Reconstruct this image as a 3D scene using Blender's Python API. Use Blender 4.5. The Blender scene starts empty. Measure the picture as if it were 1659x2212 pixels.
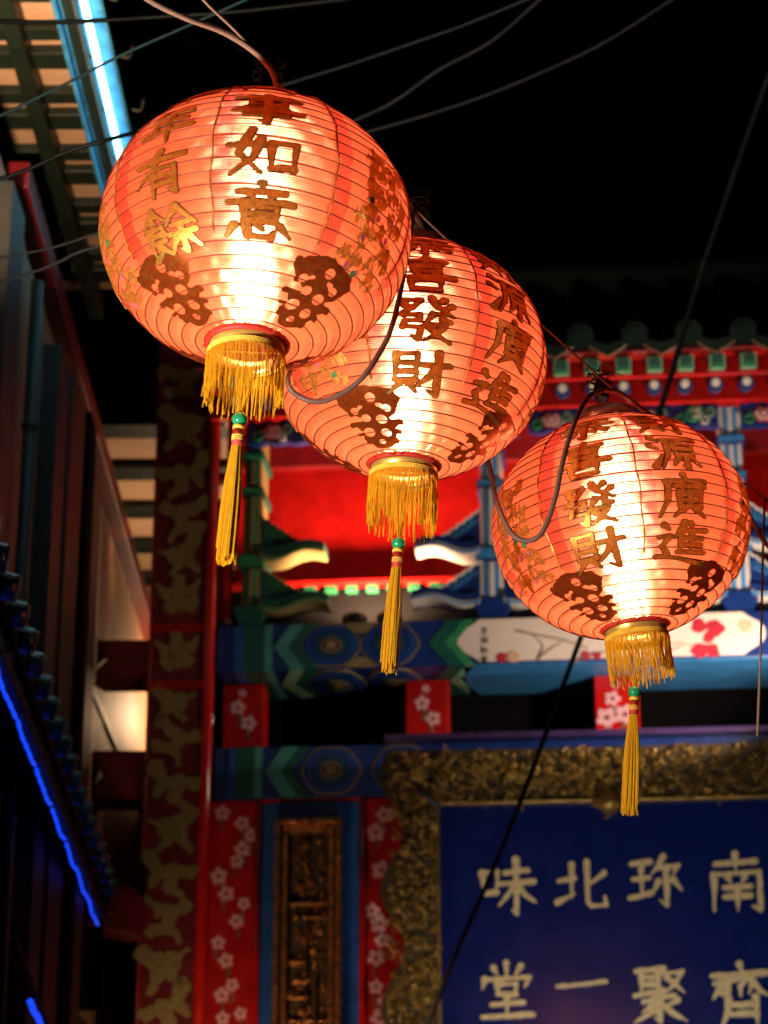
import bpy, math, random
import numpy as np
from mathutils import Vector, Matrix
random.seed(7); rng = np.random.RandomState(11)
sc = bpy.context.scene
col = sc.collection
pi = math.pi

# ------------------------------------------------------------------ camera
PITCH = math.radians(20.0); F = 5000.0            # focal length in pixels of a 1659 x 2212 frame
C = Vector((0, 0, 1.6)); cP, sP = math.cos(PITCH), math.sin(PITCH)
cd = bpy.data.cameras.new("camera"); cam = bpy.data.objects.new("camera", cd); col.objects.link(cam)
cam.location = C; cam.rotation_euler = (pi/2 + PITCH, 0, 0)
cd.sensor_fit = 'HORIZONTAL'; cd.sensor_width = 36.0; cd.lens = 36.0*F/1659.0
cd.clip_start = 0.05; cd.clip_end = 2000
cd.dof.use_dof = True; cd.dof.focus_distance = 3.65; cd.dof.aperture_fstop = 9.0
sc.camera = cam

# ------------------------------------------------------------------ world, moon-like sun, exposure
w = bpy.data.worlds.new("World"); sc.world = w; w.use_nodes = True
nt = w.node_tree; bg = nt.nodes['Background']
sky = nt.nodes.new('ShaderNodeTexSky'); sky.sky_type = 'NISHITA'; sky.sun_disc = False
sky.sun_elevation = math.radians(-8); sky.sun_rotation = math.radians(200)
nt.links.new(sky.outputs[0], bg.inputs[0]); bg.inputs[1].default_value = 0.02
sd = bpy.data.lights.new("moon", 'SUN'); so = bpy.data.objects.new("moon", sd); col.objects.link(so)
sd.energy = 0.006; sd.angle = math.radians(0.5); sd.color = (.75, .82, 1); so.rotation_euler = (math.radians(50), 0, math.radians(-25))
vs = sc.view_settings; vs.view_transform = 'Standard'; vs.look = 'None'; vs.exposure = 0; vs.gamma = 1; vs.use_curve_mapping = False
cy = sc.cycles
cy.use_denoising = True; cy.max_bounces = 8; cy.diffuse_bounces = 4; cy.glossy_bounces = 3; cy.transmission_bounces = 6
cy.transparent_max_bounces = 8; cy.sample_clamp_indirect = 6; cy.caustics_reflective = False; cy.caustics_refractive = False
cy.blur_glossy = 0.5

# ------------------------------------------------------------------ pixel rays (1659 x 2212 frame)
def ray(px, py):
    u = (px-829.5)/F; v = (1106-py)/F
    return Vector((u, cP - v*sP, sP + v*cP))
def P(px, py, depth): return C + ray(px, py)*depth
TH = math.radians(5.6)                              # the gate is turned a little: its right side is nearer
O = Vector((0, 10.0, 0)); EX = Vector((math.cos(TH), -math.sin(TH), 0)); EY = Vector((math.sin(TH), math.cos(TH), 0))
def FP(px, py, d=0.0):
    r = ray(px, py); t = (d - (C-O).dot(EY))/r.dot(EY); p = C + r*t - O
    return p.dot(EX), p.z
def FX(px, py, d=0.0): return FP(px, py, d)[0]
def FZ(py, d=0.0, px=830): return FP(px, py, d)[1]
def FD(px, py, z):
    r = ray(px, py); t = (z-C.z)/r.z
    return (C + r*t - O).dot(EY)
def atx(px, py, X):                                 # point of a pixel on the plane X = const
    r = ray(px, py); return C + r*(X/r.x)
def atz(px, py, Z):
    r = ray(px, py); return C + r*((Z-C.z)/r.z)

# ------------------------------------------------------------------ materials
def nn(t, kind, **kw):
    n = t.nodes.new(kind)
    for k, v in kw.items(): setattr(n, k, v)
    return n
def mat(name, c, rough=.5, metal=0., spec=.5, var=.25, scale=9., bump=0., bscale=40., coat=0., c2=None, stretch=None, sheen=0.):
    m = bpy.data.materials.new(name); m.use_nodes = True; t = m.node_tree
    b = t.nodes['Principled BSDF']
    b.inputs['Metallic'].default_value = metal; b.inputs['Specular IOR Level'].default_value = spec
    b.inputs['Coat Weight'].default_value = coat; b.inputs['Coat Roughness'].default_value = .12
    tc = nn(t, 'ShaderNodeTexCoord'); src = tc.outputs['Object']
    if stretch:
        mp = nn(t, 'ShaderNodeMapping'); mp.inputs['Scale'].default_value = stretch; t.links.new(src, mp.inputs[0]); src = mp.outputs[0]
    n1 = nn(t, 'ShaderNodeTexNoise'); n1.inputs['Scale'].default_value = scale; n1.inputs['Detail'].default_value = 6; n1.inputs['Roughness'].default_value = .65
    t.links.new(src, n1.inputs['Vector'])
    mr = nn(t, 'ShaderNodeMapRange'); mr.inputs[1].default_value = .3; mr.inputs[2].default_value = .7
    t.links.new(n1.outputs['Fac'], mr.inputs[0])
    mx = nn(t, 'ShaderNodeMix', data_type='RGBA')
    d = c2 if c2 else tuple(x*(1-var) for x in c)
    mx.inputs[6].default_value = (*d, 1); mx.inputs[7].default_value = (*(c if c2 else tuple(min(1, x*(1+var*.5)) for x in c)), 1)
    t.links.new(mr.outputs[0], mx.inputs[0]); t.links.new(mx.outputs[2], b.inputs['Base Color'])
    rr = nn(t, 'ShaderNodeMapRange'); rr.inputs[3].default_value = max(.04, rough-.12); rr.inputs[4].default_value = min(1, rough+.12)
    t.links.new(n1.outputs['Fac'], rr.inputs[0]); t.links.new(rr.outputs[0], b.inputs['Roughness'])
    if bump > 0:
        n2 = nn(t, 'ShaderNodeTexNoise'); n2.inputs['Scale'].default_value = bscale; n2.inputs['Detail'].default_value = 4
        t.links.new(src, n2.inputs['Vector'])
        bp = nn(t, 'ShaderNodeBump'); bp.inputs['Strength'].default_value = bump; bp.inputs['Distance'].default_value = .01
        t.links.new(n2.outputs['Fac'], bp.inputs['Height']); t.links.new(bp.outputs[0], b.inputs['Normal'])
    return m
def emit(name, c, s):
    m = bpy.data.materials.new(name); m.use_nodes = True; t = m.node_tree
    b = t.nodes['Principled BSDF']; b.inputs['Base Color'].default_value = (.8, .8, .8, 1)
    b.inputs['Emission Color'].default_value = (*c, 1); b.inputs['Emission Strength'].default_value = s
    return m
M = {}
M['red'] = mat('red_lacquer', (.46, .006, .005), .45, spec=.25, coat=.05, var=.35, bump=.05)
M['redgloss'] = mat('red_gloss_lacquer', (.55, .010, .008), .16, coat=.6, var=.25)
M['darkred'] = mat('dark_red_lacquer', (.20, .006, .010), .45, var=.4)
M['oxblood'] = mat('oxblood_paint', (.13, .006, .010), .5, var=.4)
M['blue'] = mat('blue_paint', (.012, .085, .36), .4, var=.3)
M['deepblue'] = mat('deep_blue_paint', (.006, .03, .19), .38, var=.3)
M['lightblue'] = mat('light_blue_paint', (.05, .26, .62), .42, var=.25)
M['teal'] = mat('teal_paint', (.06, .30, .30), .45, var=.3)
M['dkgreen'] = mat('dark_green_paint', (.008, .10, .075), .45, var=.35)
M['blockgreen'] = mat('block_green_paint', (.008, .085, .035), .5, var=.3)
M['green'] = mat('green_paint', (.03, .27, .10), .45, var=.3)
M['jadepale'] = mat('pale_jade_paint', (.20, .42, .27), .5, var=.3)
M['white'] = mat('white_paint', (.74, .66, .60), .5, var=.12)
M['ivory'] = mat('ivory_paint', (.78, .66, .60), .5, var=.10, scale=5)
M['goldpaint'] = mat('dull_gold_paint', (.34, .25, .10), .5, metal=.25, var=.3, scale=60)
M['motif'] = mat('pillar_gold_leaf', (.30, .24, .09), .5, metal=.35, var=.45, scale=90, bump=.4, bscale=160)
M['gilt'] = mat('gilt_carving', (.45, .29, .075), .34, metal=.75, var=.55, scale=26, bump=.3, bscale=90)
M['copper'] = mat('copper_gilt_carving', (.60, .27, .08), .28, metal=.8, var=.5, scale=30, bump=.25, bscale=90)
M['giltdark'] = mat('dark_gilt_ground', (.07, .045, .018), .6, metal=.2, var=.5, scale=30)  # darker gold base under the carving
M['pink'] = mat('plum_petal_paint', (.78, .40, .44), .55, var=.15, scale=40)
M['plumred'] = mat('plum_centre_paint', (.22, .01, .03), .5)
M['stem'] = mat('stem_paint', (.10, .17, .13), .55)
M['ink'] = mat('black_ink', (.03, .025, .022), .6)
M['twig'] = mat('brown_twig_paint', (.22, .12, .10), .6)
M['crimson'] = mat('crimson_petal_paint', (.50, .02, .05), .5, var=.35, scale=40)
M['peach'] = mat('peach_petal_paint', (.72, .45, .30), .5, var=.2, scale=30)
M['signblue'] = mat('sign_blue_lacquer', (.004, .016, .14), .22, coat=.35, var=.2, bump=.03, bscale=6)
M['signgold'] = mat('sign_gold_leaf', (.88, .70, .38), .4, metal=.12, var=.3, scale=60, bump=.15, bscale=120)
M['purple'] = mat('ledge_neon_sheen', (.06, .03, .12), .3, coat=.4)  # purple tint stands for neon reflected on the ledge
M['black'] = mat('black_void_board', (.004, .0035, .004), .95, spec=.05)  # near-black, also puts the shade of the gate recesses into colour
M['planks'] = mat('oiled_plank', (.50, .27, .14), .55, var=.4, scale=6, stretch=(6, 6, .5), bump=.2, bscale=30)
M['postbrown'] = mat('dark_brown_post', (.075, .035, .02), .5, var=.4, stretch=(5, 5, .6))
M['slate'] = mat('blue_grey_trim', (.045, .05, .05), .55, var=.4)
M['rafter'] = mat('dark_green_rafter', (.009, .020, .013), .55, var=.4)
M['board'] = mat('soffit_board', (.62, .40, .26), .6, var=.25, stretch=(.6, 6, 6))
M['tile'] = mat('glazed_green_tile', (.004, .015, .011), .5, spec=.12, coat=.0, var=.5, scale=20)
M['tealtile'] = mat('glazed_teal_tile', (.04, .22, .22), .3, coat=.3, var=.4, scale=20)
M['tileedge'] = mat('tile_edge_ochre', (.20, .09, .04), .5, var=.4)
M['bluemetal'] = mat('blue_trough_metal', (.05, .28, .55), .45, var=.5, scale=14)
M['cable'] = mat('pinkish_grey_cable', (.36, .23, .19), .55, var=.2)
M['cabledark'] = mat('brown_grey_cable', (.16, .10, .09), .55, var=.2)
M['wireblack'] = mat('black_wire', (.012, .012, .014), .5)
M['wiregrey'] = mat('grey_wire', (.10, .10, .12), .5)
M['wireteal'] = mat('teal_wire', (.04, .12, .12), .5)
M['chrome'] = mat('steel_ring', (.72, .78, .82), .3, metal=.4, var=.15, scale=40)
M['brass'] = mat('brass_ring', (.90, .56, .14), .34, metal=.6, var=.2, scale=40)
M['plug'] = mat('black_socket', (.02, .018, .018), .4)
M['bead'] = mat('jade_bead', (.015, .34, .14), .12, coat=.6, var=.4, scale=60)
M['redband'] = mat('red_thread', (.55, .04, .02), .6, var=.3, scale=80)
M['yellowthread'] = mat('yellow_thread', (.95, .62, .08), .6, var=.3, scale=60)
M['stone'] = mat('street_paving', (.12, .115, .11), .7, var=.35, scale=2, bump=.3, bscale=12)
M['iron'] = mat('lamp_housing', (.03, .03, .03), .5)
M['neon'] = emit('cyan_neon', (.35, .88, 1.0), 7.0)
M['rope'] = emit('blue_rope_light', (.004, .06, 1.0), 1.2)
M['bulbwarm'] = emit('warm_lamp_glass', (1, .66, .36), 6.0)

def silk(name, pale, red, t_w=.76):
    m = bpy.data.materials.new(name); m.use_nodes = True; t = m.node_tree; t.nodes.clear(); L = t.links.new
    out = nn(t, 'ShaderNodeOutputMaterial'); uv = nn(t, 'ShaderNodeUVMap'); sx = nn(t, 'ShaderNodeSeparateXYZ'); L(uv.outputs[0], sx.inputs[0])
    tc = nn(t, 'ShaderNodeTexCoord')
    nz = nn(t, 'ShaderNodeTexNoise'); nz.inputs['Scale'].default_value = 16; nz.inputs['Detail'].default_value = 5; L(tc.outputs['Object'], nz.inputs['Vector'])
    def mth(op, a, b=None, clamp=False):
        n = nn(t, 'ShaderNodeMath', operation=op, use_clamp=clamp)
        for i, q in enumerate((a, b)):
            if q is None: continue
            if isinstance(q, (int, float)): n.inputs[i].default_value = q
            else: L(q, n.inputs[i])
        return n.outputs[0]
    # dyed overlap strip beside each seam: u runs 0..8 round the lantern, seams on whole numbers
    wob = mth('MULTIPLY', mth('SUBTRACT', nz.outputs['Fac'], .5), .10)
    fr = mth('FRACT', mth('ADD', mth('ADD', sx.outputs[0], wob), .03))
    strip = mth('MULTIPLY', mth('LESS_THAN', fr, .19), mth('GREATER_THAN', fr, .012))
    hi = nn(t, 'ShaderNodeMapRange'); hi.inputs[1].default_value = .20; hi.inputs[2].default_value = .30; L(sx.outputs[1], hi.inputs[0])
    hi2 = nn(t, 'ShaderNodeMapRange'); hi2.inputs[1].default_value = .5; hi2.inputs[2].default_value = .95; hi2.inputs[3].default_value = .70; hi2.inputs[4].default_value = 1.0; L(sx.outputs[1], hi2.inputs[0])
    sm = mth('MULTIPLY', mth('MULTIPLY', strip, hi.outputs[0]), hi2.outputs[0])
    # the cloth is dyed deeper towards the crown and blotchy along the ribs
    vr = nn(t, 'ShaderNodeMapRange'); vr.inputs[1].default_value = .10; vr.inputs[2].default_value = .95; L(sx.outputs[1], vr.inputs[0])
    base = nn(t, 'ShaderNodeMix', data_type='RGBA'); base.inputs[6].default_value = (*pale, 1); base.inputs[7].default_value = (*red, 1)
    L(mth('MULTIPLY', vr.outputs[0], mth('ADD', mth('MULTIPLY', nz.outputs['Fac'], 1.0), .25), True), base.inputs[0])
    dy = nn(t, 'ShaderNodeMix', data_type='RGBA'); dy.inputs[7].default_value = (.70, .022, .020, 1); L(sm, dy.inputs[0]); L(base.outputs[2], dy.inputs[6])
    bn = nn(t, 'ShaderNodeTexNoise'); bn.inputs['Scale'].default_value = 45; bn.inputs['Detail'].default_value = 3; L(tc.outputs['Object'], bn.inputs['Vector'])
    bp = nn(t, 'ShaderNodeBump'); bp.inputs['Strength'].default_value = .25; bp.inputs['Distance'].default_value = .004; L(bn.outputs['Fac'], bp.inputs['Height'])
    wv = mth('SINE', mth('MULTIPLY', sx.outputs[1], 26*2*pi*7.0))
    bw = nn(t, 'ShaderNodeBump'); bw.inputs['Strength'].default_value = .75; bw.inputs['Distance'].default_value = .0012; L(wv, bw.inputs['Height']); L(bp.outputs[0], bw.inputs['Normal'])
    tr = nn(t, 'ShaderNodeBsdfTranslucent'); L(dy.outputs[2], tr.inputs[0]); L(bp.outputs[0], tr.inputs['Normal'])
    df = nn(t, 'ShaderNodeBsdfDiffuse'); L(dy.outputs[2], df.inputs[0]); L(bp.outputs[0], df.inputs['Normal'])
    rf = nn(t, 'ShaderNodeBsdfRefraction'); rf.distribution = 'GGX'; rf.inputs['IOR'].default_value = 1.42; rf.inputs['Roughness'].default_value = .40
    sq = nn(t, 'ShaderNodeMix', data_type='RGBA'); sq.inputs[0].default_value = .35; sq.inputs[7].default_value = (1, .8, .6, 1); L(dy.outputs[2], sq.inputs[6]); L(sq.outputs[2], rf.inputs[0])
    L(bw.outputs[0], rf.inputs['Normal'])
    m1 = nn(t, 'ShaderNodeMixShader'); m1.inputs[0].default_value = t_w; L(df.outputs[0], m1.inputs[1]); L(tr.outputs[0], m1.inputs[2])
    m2 = nn(t, 'ShaderNodeMixShader'); m2.inputs[0].default_value = SILK_REFR; L(m1.outputs[0], m2.inputs[1]); L(rf.outputs[0], m2.inputs[2])
    L(m2.outputs[0], out.inputs[0])
    return m
SILK_REFR = .42
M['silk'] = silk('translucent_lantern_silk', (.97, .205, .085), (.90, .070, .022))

def glitter(name, c, c2, trans, rough=.35, scale=420, metal=.65):
    m = bpy.data.materials.new(name); m.use_nodes = True; t = m.node_tree; L = t.links.new
    b = t.nodes['Principled BSDF']; out = t.nodes['Material Output']
    tc = nn(t, 'ShaderNodeTexCoord'); v = nn(t, 'ShaderNodeTexVoronoi'); v.inputs['Scale'].default_value = scale; L(tc.outputs['Object'], v.inputs['Vector'])
    cr = nn(t, 'ShaderNodeMix', data_type='RGBA'); cr.inputs[6].default_value = (*c2, 1); cr.inputs[7].default_value = (*c, 1)
    sp = nn(t, 'ShaderNodeSeparateColor'); L(v.outputs['Color'], sp.inputs[0]); L(sp.outputs[0], cr.inputs[0]); L(cr.outputs[2], b.inputs['Base Color'])
    b.inputs['Metallic'].default_value = metal; b.inputs['Roughness'].default_value = rough
    nm = nn(t, 'ShaderNodeBump'); nm.inputs['Strength'].default_value = .8; nm.inputs['Distance'].default_value = .003; L(sp.outputs[1], nm.inputs['Height']); L(nm.outputs[0], b.inputs['Normal'])
    tr = nn(t, 'ShaderNodeBsdfTranslucent'); L(cr.outputs[2], tr.inputs[0])
    mx = nn(t, 'ShaderNodeMixShader'); mx.inputs[0].default_value = trans; L(b.outputs[0], mx.inputs[1]); L(tr.outputs[0], mx.inputs[2]); L(mx.outputs[0], out.inputs[0])
    return m
M['glit'] = glitter('gold_glitter_lettering', (.90, .56, .13), (.62, .30, .045), .50)
M['glitline'] = glitter('maroon_outline', (.30, .05, .015), (.20, .03, .008), .4, .6, 300, .1)
M['foil'] = glitter('gold_foil_cutout', (.52, .15, .03), (.44, .085, .018), .16, .20, 160, .75)
M['dragon'] = glitter('gold_glitter_dragon', (.95, .66, .20), (.62, .32, .05), .5, .35, 300)
M['pinkdot'] = glitter('pink_foil_dot', (.85, .35, .45), (.75, .2, .3), .5, .4, 200, .1)
M['greendot'] = glitter('green_foil_dot', (.15, .5, .2), (.05, .3, .1), .4, .4, 200, .1)
M['rib'] = mat('dark_red_rib_wire', (.16, .02, .01), .5)
M['goldcord'] = glitter('gold_dotted_cord', (.95, .62, .15), (.60, .16, .04), .5, .4, 120, .4)
M['hem'] = mat('red_hem', (.55, .03, .02), .6)
def thread(name, c):
    m = bpy.data.materials.new(name); m.use_nodes = True; t = m.node_tree; L = t.links.new; t.nodes.clear()
    out = nn(t, 'ShaderNodeOutputMaterial'); tc = nn(t, 'ShaderNodeTexCoord'); nz = nn(t, 'ShaderNodeTexNoise'); nz.inputs['Scale'].default_value = 120; L(tc.outputs['Object'], nz.inputs['Vector'])
    mx = nn(t, 'ShaderNodeMix', data_type='RGBA'); mx.inputs[6].default_value = (c[0]*.75, c[1]*.6, c[2]*.5, 1); mx.inputs[7].default_value = (*c, 1); L(nz.outputs['Fac'], mx.inputs[0])
    d = nn(t, 'ShaderNodeBsdfDiffuse'); tr = nn(t, 'ShaderNodeBsdfTranslucent'); L(mx.outputs[2], d.inputs[0]); L(mx.outputs[2], tr.inputs[0])
    ms = nn(t, 'ShaderNodeMixShader'); ms.inputs[0].default_value = .4; L(d.outputs[0], ms.inputs[1]); L(tr.outputs[0], ms.inputs[2]); L(ms.outputs[0], out.inputs[0])
    return m
M['fringe'] = thread('yellow_fringe_thread', (1.0, .66, .04))
BULB_S = 40.0
M['bulb'] = emit('lantern_bulb_glass', (1.0, .84, .60), BULB_S)

# ------------------------------------------------------------------ mesh helpers
class MB:
    def __init__(s): s.v = []; s.f = []; s.m = []; s.cur = 0; s.uv = None
    def add(s, vs, fs):
        n = len(s.v); s.v += [tuple(q) for q in vs]; s.f += [tuple(n+i for i in f) for f in fs]; s.m += [s.cur]*len(fs)
    def box(s, x0, x1, y0, y1, z0, z1):
        x0, x1 = sorted((x0, x1)); y0, y1 = sorted((y0, y1)); z0, z1 = sorted((z0, z1))
        s.add([(x, y, z) for x in (x0, x1) for y in (y0, y1) for z in (z0, z1)],
              [(0, 1, 3, 2), (4, 6, 7, 5), (0, 4, 5, 1), (2, 3, 7, 6), (0, 2, 6, 4), (1, 5, 7, 3)])
        return s
    def prism(s, pts, y0, y1):                      # polygon in (x, z), extruded along y
        n = len(pts)
        a = sum(pts[i][0]*pts[(i+1) % n][1]-pts[(i+1) % n][0]*pts[i][1] for i in range(n))
        if a < 0: pts = pts[::-1]
        y0, y1 = sorted((y0, y1))
        s.add([(x, y0, z) for x, z in pts] + [(x, y1, z) for x, z in pts],
              [tuple(range(n)), tuple(range(2*n-1, n-1, -1))] + [(i, i+n, (i+1) % n+n, (i+1) % n) for i in range(n)])
        return s
    def tube(s, pts, r, n=8, r1=None, cap=True):
        pts = [Vector(p) for p in pts]; k = len(pts); vs = []; fs = []
        up = Vector((.13, .21, .97)); prev = None
        for i, p in enumerate(pts):
            d = (pts[min(i+1, k-1)] - pts[max(i-1, 0)]).normalized()
            a = (prev - d*prev.dot(d)) if prev is not None else d.cross(up)
            if a.length < 1e-6: a = d.cross(Vector((1, 0, 0)))
            a.normalize(); prev = a; b = d.cross(a)
            rr = (r[i] if isinstance(r, (list, tuple)) else (r if r1 is None else r+(r1-r)*i/(k-1)))
            vs += [p + (a*math.cos(2*pi*j/n) + b*math.sin(2*pi*j/n))*rr for j in range(n)]
        for i in range(k-1):
            for j in range(n): fs.append((i*n+j, i*n+(j+1) % n, (i+1)*n+(j+1) % n, (i+1)*n+j))
        if cap: fs += [tuple(range(n-1, -1, -1)), tuple(range((k-1)*n, k*n))]
        s.add(vs, fs); return s
    def lathe(s, prof, n=32, c=(0, 0, 0), closed=False):
        k = len(prof); vs = [(c[0]+r*math.cos(2*pi*j/n), c[1]+r*math.sin(2*pi*j/n), c[2]+z) for r, z in prof for j in range(n)]
        fs = [(i*n+j, i*n+(j+1) % n, ((i+1) % k)*n+(j+1) % n, ((i+1) % k)*n+j) for i in range(k if closed else k-1) for j in range(n)]
        s.add(vs, fs); return s
    def ball(s, c, r, n=12, k=7, sz=1.):
        return s.lathe([(max(1e-5, r*math.sin(pi*i/k)), -r*sz*math.cos(pi*i/k)) for i in range(k+1)], n, c)
    def build(s, name, mats, parent=None, smooth=False, bevel=0., loc=None):
        me = bpy.data.meshes.new(name); me.from_pydata(s.v, [], s.f)
        for mm in (mats if isinstance(mats, (list, tuple)) else [mats]): me.materials.append(M[mm])
        me.polygons.foreach_set('material_index', s.m)
        if smooth: me.polygons.foreach_set('use_smooth', [True]*len(me.polygons))
        if s.uv:
            l = me.uv_layers.new(name='UVMap'); lv = np.zeros(len(me.loops), dtype=np.int32); me.loops.foreach_get('vertex_index', lv)
            l.data.foreach_set('uv', np.array(s.uv, dtype=np.float32)[lv].ravel())
        me.update(); o = bpy.data.objects.new(name, me); col.objects.link(o)
        if parent: o.parent = parent
        if loc: o.location = loc
        if bevel:
            bm = o.modifiers.new('bevel', 'BEVEL'); bm.width = bevel; bm.segments = 2; bm.limit_method = 'ANGLE'
        return o
def tag(o, label, cat, group=None, kind=None):
    o['label'] = label; o['category'] = cat
    if group: o['group'] = group
    if kind: o['kind'] = kind
    return o
def thing(name, label, cat, loc=(0, 0, 0), rot=(0, 0, 0), group=None):
    o = bpy.data.objects.new(name, None); o.empty_display_size = .1; col.objects.link(o); o.location = loc; o.rotation_euler = rot
    return tag(o, label, cat, group)
def linked(o, parent, loc=(0, 0, 0), rot=(0, 0, 0), scale=(1, 1, 1), name=None):
    c = bpy.data.objects.new(name or o.name.split('.')[0], o.data); col.objects.link(c); c.parent = parent
    c.location = loc; c.rotation_euler = rot; c.scale = scale
    for mo in o.modifiers:
        if mo.type == 'BEVEL':
            b = c.modifiers.new('bevel', 'BEVEL'); b.width = mo.width; b.segments = mo.segments; b.limit_method = 'ANGLE'
    return c
def lamp(name, parent, loc, e, c, r=.03, spot=None, aim=None):
    d = bpy.data.lights.new(name, 'SPOT' if spot else 'POINT'); d.energy = e; d.color = c; d.shadow_soft_size = r
    if spot: d.spot_size = math.radians(spot); d.spot_blend = .6
    o = bpy.data.objects.new(name, d); col.objects.link(o); o.parent = parent; o.location = loc
    if aim is not None: o.rotation_euler = Vector(aim).to_track_quat('-Z', 'Y').to_euler()
    return o
def spline(pts, n=10):
    pts = [Vector(p) for p in pts]; q = [pts[0]*2-pts[1]] + pts + [pts[-1]*2-pts[-2]]; out = []
    for i in range(1, len(q)-2):
        a, b, c, d = q[i-1:i+3]
        for k in range(n):
            t = k/n
            out.append(.5*((2*b) + (c-a)*t + (2*a-5*b+4*c-d)*t*t + (3*b-a-3*c+d)*t**3))
    return out + [pts[-1]]

# ------------------------------------------------------------------ brush shapes: distance fields cut by marching squares
G = {  # strokes of each character on a 100 x 100 square, y down
'年': "30 4 24 18 12 32;26 20 86 17;28 43 82 40;29 43 29 66;4 68 96 64;56 19 56 98",
'有': "8 24 92 19;50 2 38 36 6 66;37 42 37 96;37 41 76 38 76 92 64 84;39 56 74 55;39 72 74 71",
'餘': "26 3 4 36;26 6 47 26;22 22 30 28;14 38 40 36 40 62;14 38 14 92;14 50 40 49;15 63 40 62;14 94 31 80;27 68 47 92;71 3 47 38;71 6 98 40;58 39 86 37;49 56 95 53;72 39 72 92 63 85;60 66 49 88;82 64 96 85",
'事': "8 16 93 13;27 26 73 24 73 38 28 40 27 26;20 50 77 48 77 72;4 61 97 58;20 73 77 71;50 2 50 95 39 87",
'萬': "8 14 92 11;32 3 34 23;67 2 64 22;27 29 73 27 73 53 28 54 27 29;28 41 72 40;50 28 50 82;13 64 13 97;13 64 87 61 87 93 76 87;33 81 63 76;58 68 67 83",
'如': "31 4 14 53 46 90;44 22 34 62 4 94;1 38 52 33;59 30 60 84;59 30 94 27 91 82;60 78 91 75",
'意': "50 1 53 10;18 17 82 14;35 20 40 30;66 19 60 30;6 35 94 32;28 43 29 67;28 43 73 41 72 67;29 54 72 54;29 66 72 66;16 75 8 93;31 73 37 93 67 94 72 82;49 72 55 81;79 72 93 88",
'恭': "14 17 86 14;34 3 34 38;66 3 66 38;4 39 96 36;37 40 6 68;61 40 96 66;50 49 50 93 41 87;30 66 20 86;63 62 72 75;79 58 92 74",
'喜': "16 13 84 10;50 1 50 25;25 25 75 23;28 33 29 47;28 33 73 32 72 47;29 46 72 45;35 50 40 59;66 50 60 59;2 63 98 59;25 72 27 96;25 72 76 70 74 96;27 93 74 92",
'發': "10 13 43 10 28 30 5 46;17 24 29 33;60 5 70 22 98 42;82 7 69 19;95 18 80 30;15 45 43 43 42 56 18 58 15 71 45 70 42 95 31 89;63 41 53 58;63 41 81 39 80 52 93 54;53 65 86 62 70 84 50 98;57 68 72 84 95 98",
'財': "9 9 9 66;9 9 43 7 43 66;10 27 42 27;10 45 42 45;10 64 42 63;20 68 2 93;31 68 47 90;51 31 99 27;79 2 79 93 65 84;77 32 66 54 47 76",
'源': "9 7 21 18;2 33 15 42;4 92 22 60;29 13 97 9;36 13 32 60 16 97;63 16 55 27;47 28 48 58;47 28 86 26 84 58;48 43 84 42;48 57 84 56;67 57 67 95 58 89;52 67 40 88;80 65 96 86",
'廣': "51 1 56 10;15 17 96 13;19 17 17 60 2 97;31 29 92 26;46 19 46 40;75 19 75 40;37 41 86 39;39 49 40 74;39 49 83 47 82 74;40 61 82 60;40 73 82 73;61 40 61 74;48 78 30 97;72 78 92 96",
'進': "50 1 34 36;46 20 46 70;64 3 69 14;46 20 95 17;46 37 89 35;46 53 89 51;43 70 97 67;68 19 68 69;11 7 21 18;4 35 25 33 11 56 25 74 5 85;4 81 32 82 99 95",
'味': "5 26 10 66;5 26 33 23 30 62;10 62 30 60;45 26 87 22;37 46 97 42;66 2 66 98 58 92;64 48 34 84;68 48 82 66 99 79",
'北': "6 39 36 34;31 7 31 74;2 80 37 64;61 3 61 80 68 88 96 86 94 70;94 25 63 48",
'珍': "7 16 42 12;9 45 39 42;2 80 44 70;25 15 25 74;67 3 44 36;54 25 94 20 84 37;71 24 71 94 58 84;56 50 44 74;84 46 99 66",
'南': "16 17 84 13;50 1 50 30;13 35 11 97;13 35 90 31 89 95 76 89;36 40 42 50;65 39 58 50;29 57 73 55;29 73 73 71;51 56 51 97",
'堂': "50 1 50 22;27 8 34 20;76 5 66 20;11 28 6 46;11 29 92 25 82 43;33 38 34 56;33 38 67 36 66 56;34 55 66 55;22 73 80 70;50 58 50 93;6 95 96 91",
'一': "4 54 50 51 96 46",
'聚': "12 9 62 5;21 8 21 49;51 7 51 56;22 20 50 20;22 33 50 32;8 52 60 44;62 14 94 11 80 32 60 50;66 20 97 48;78 52 24 63;52 60 52 97 43 91;44 64 20 82;46 76 6 99;84 60 58 73;56 68 76 84 99 97",
'齊': "50 1 54 10;6 19 94 15;38 26 60 24 50 36 50 52;9 31 31 28 29 50 20 46;21 31 6 56;70 27 64 46;70 28 80 42 97 52;30 56 28 78 18 99;74 54 75 99;28 66 74 64;26 80 74 78",
'吉': "16 17 84 13;50 1 50 37;26 37 75 35;27 54 28 94;27 54 74 52 72 94;28 91 72 90",
'祥': "20 3 29 13;4 27 39 23 24 44 4 62;24 44 24 98;28 47 42 60;55 5 62 18;86 3 76 18;49 25 96 21;53 45 92 42;44 67 99 63;73 24 73 98",
}
def vnoise(x, y, sc_, seed):
    r = np.random.RandomState(seed); g = r.rand(64, 64)*2-1
    x = x*sc_; y = y*sc_; xi = np.floor(x).astype(int); yi = np.floor(y).astype(int); fx = x-xi; fy = y-yi
    fx = fx*fx*(3-2*fx); fy = fy*fy*(3-2*fy); q = lambda i, j: g[i % 64, j % 64]
    return (q(xi, yi)*(1-fx)+q(xi+1, yi)*fx)*(1-fy)+(q(xi, yi+1)*(1-fx)+q(xi+1, yi+1)*fx)*fy
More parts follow.
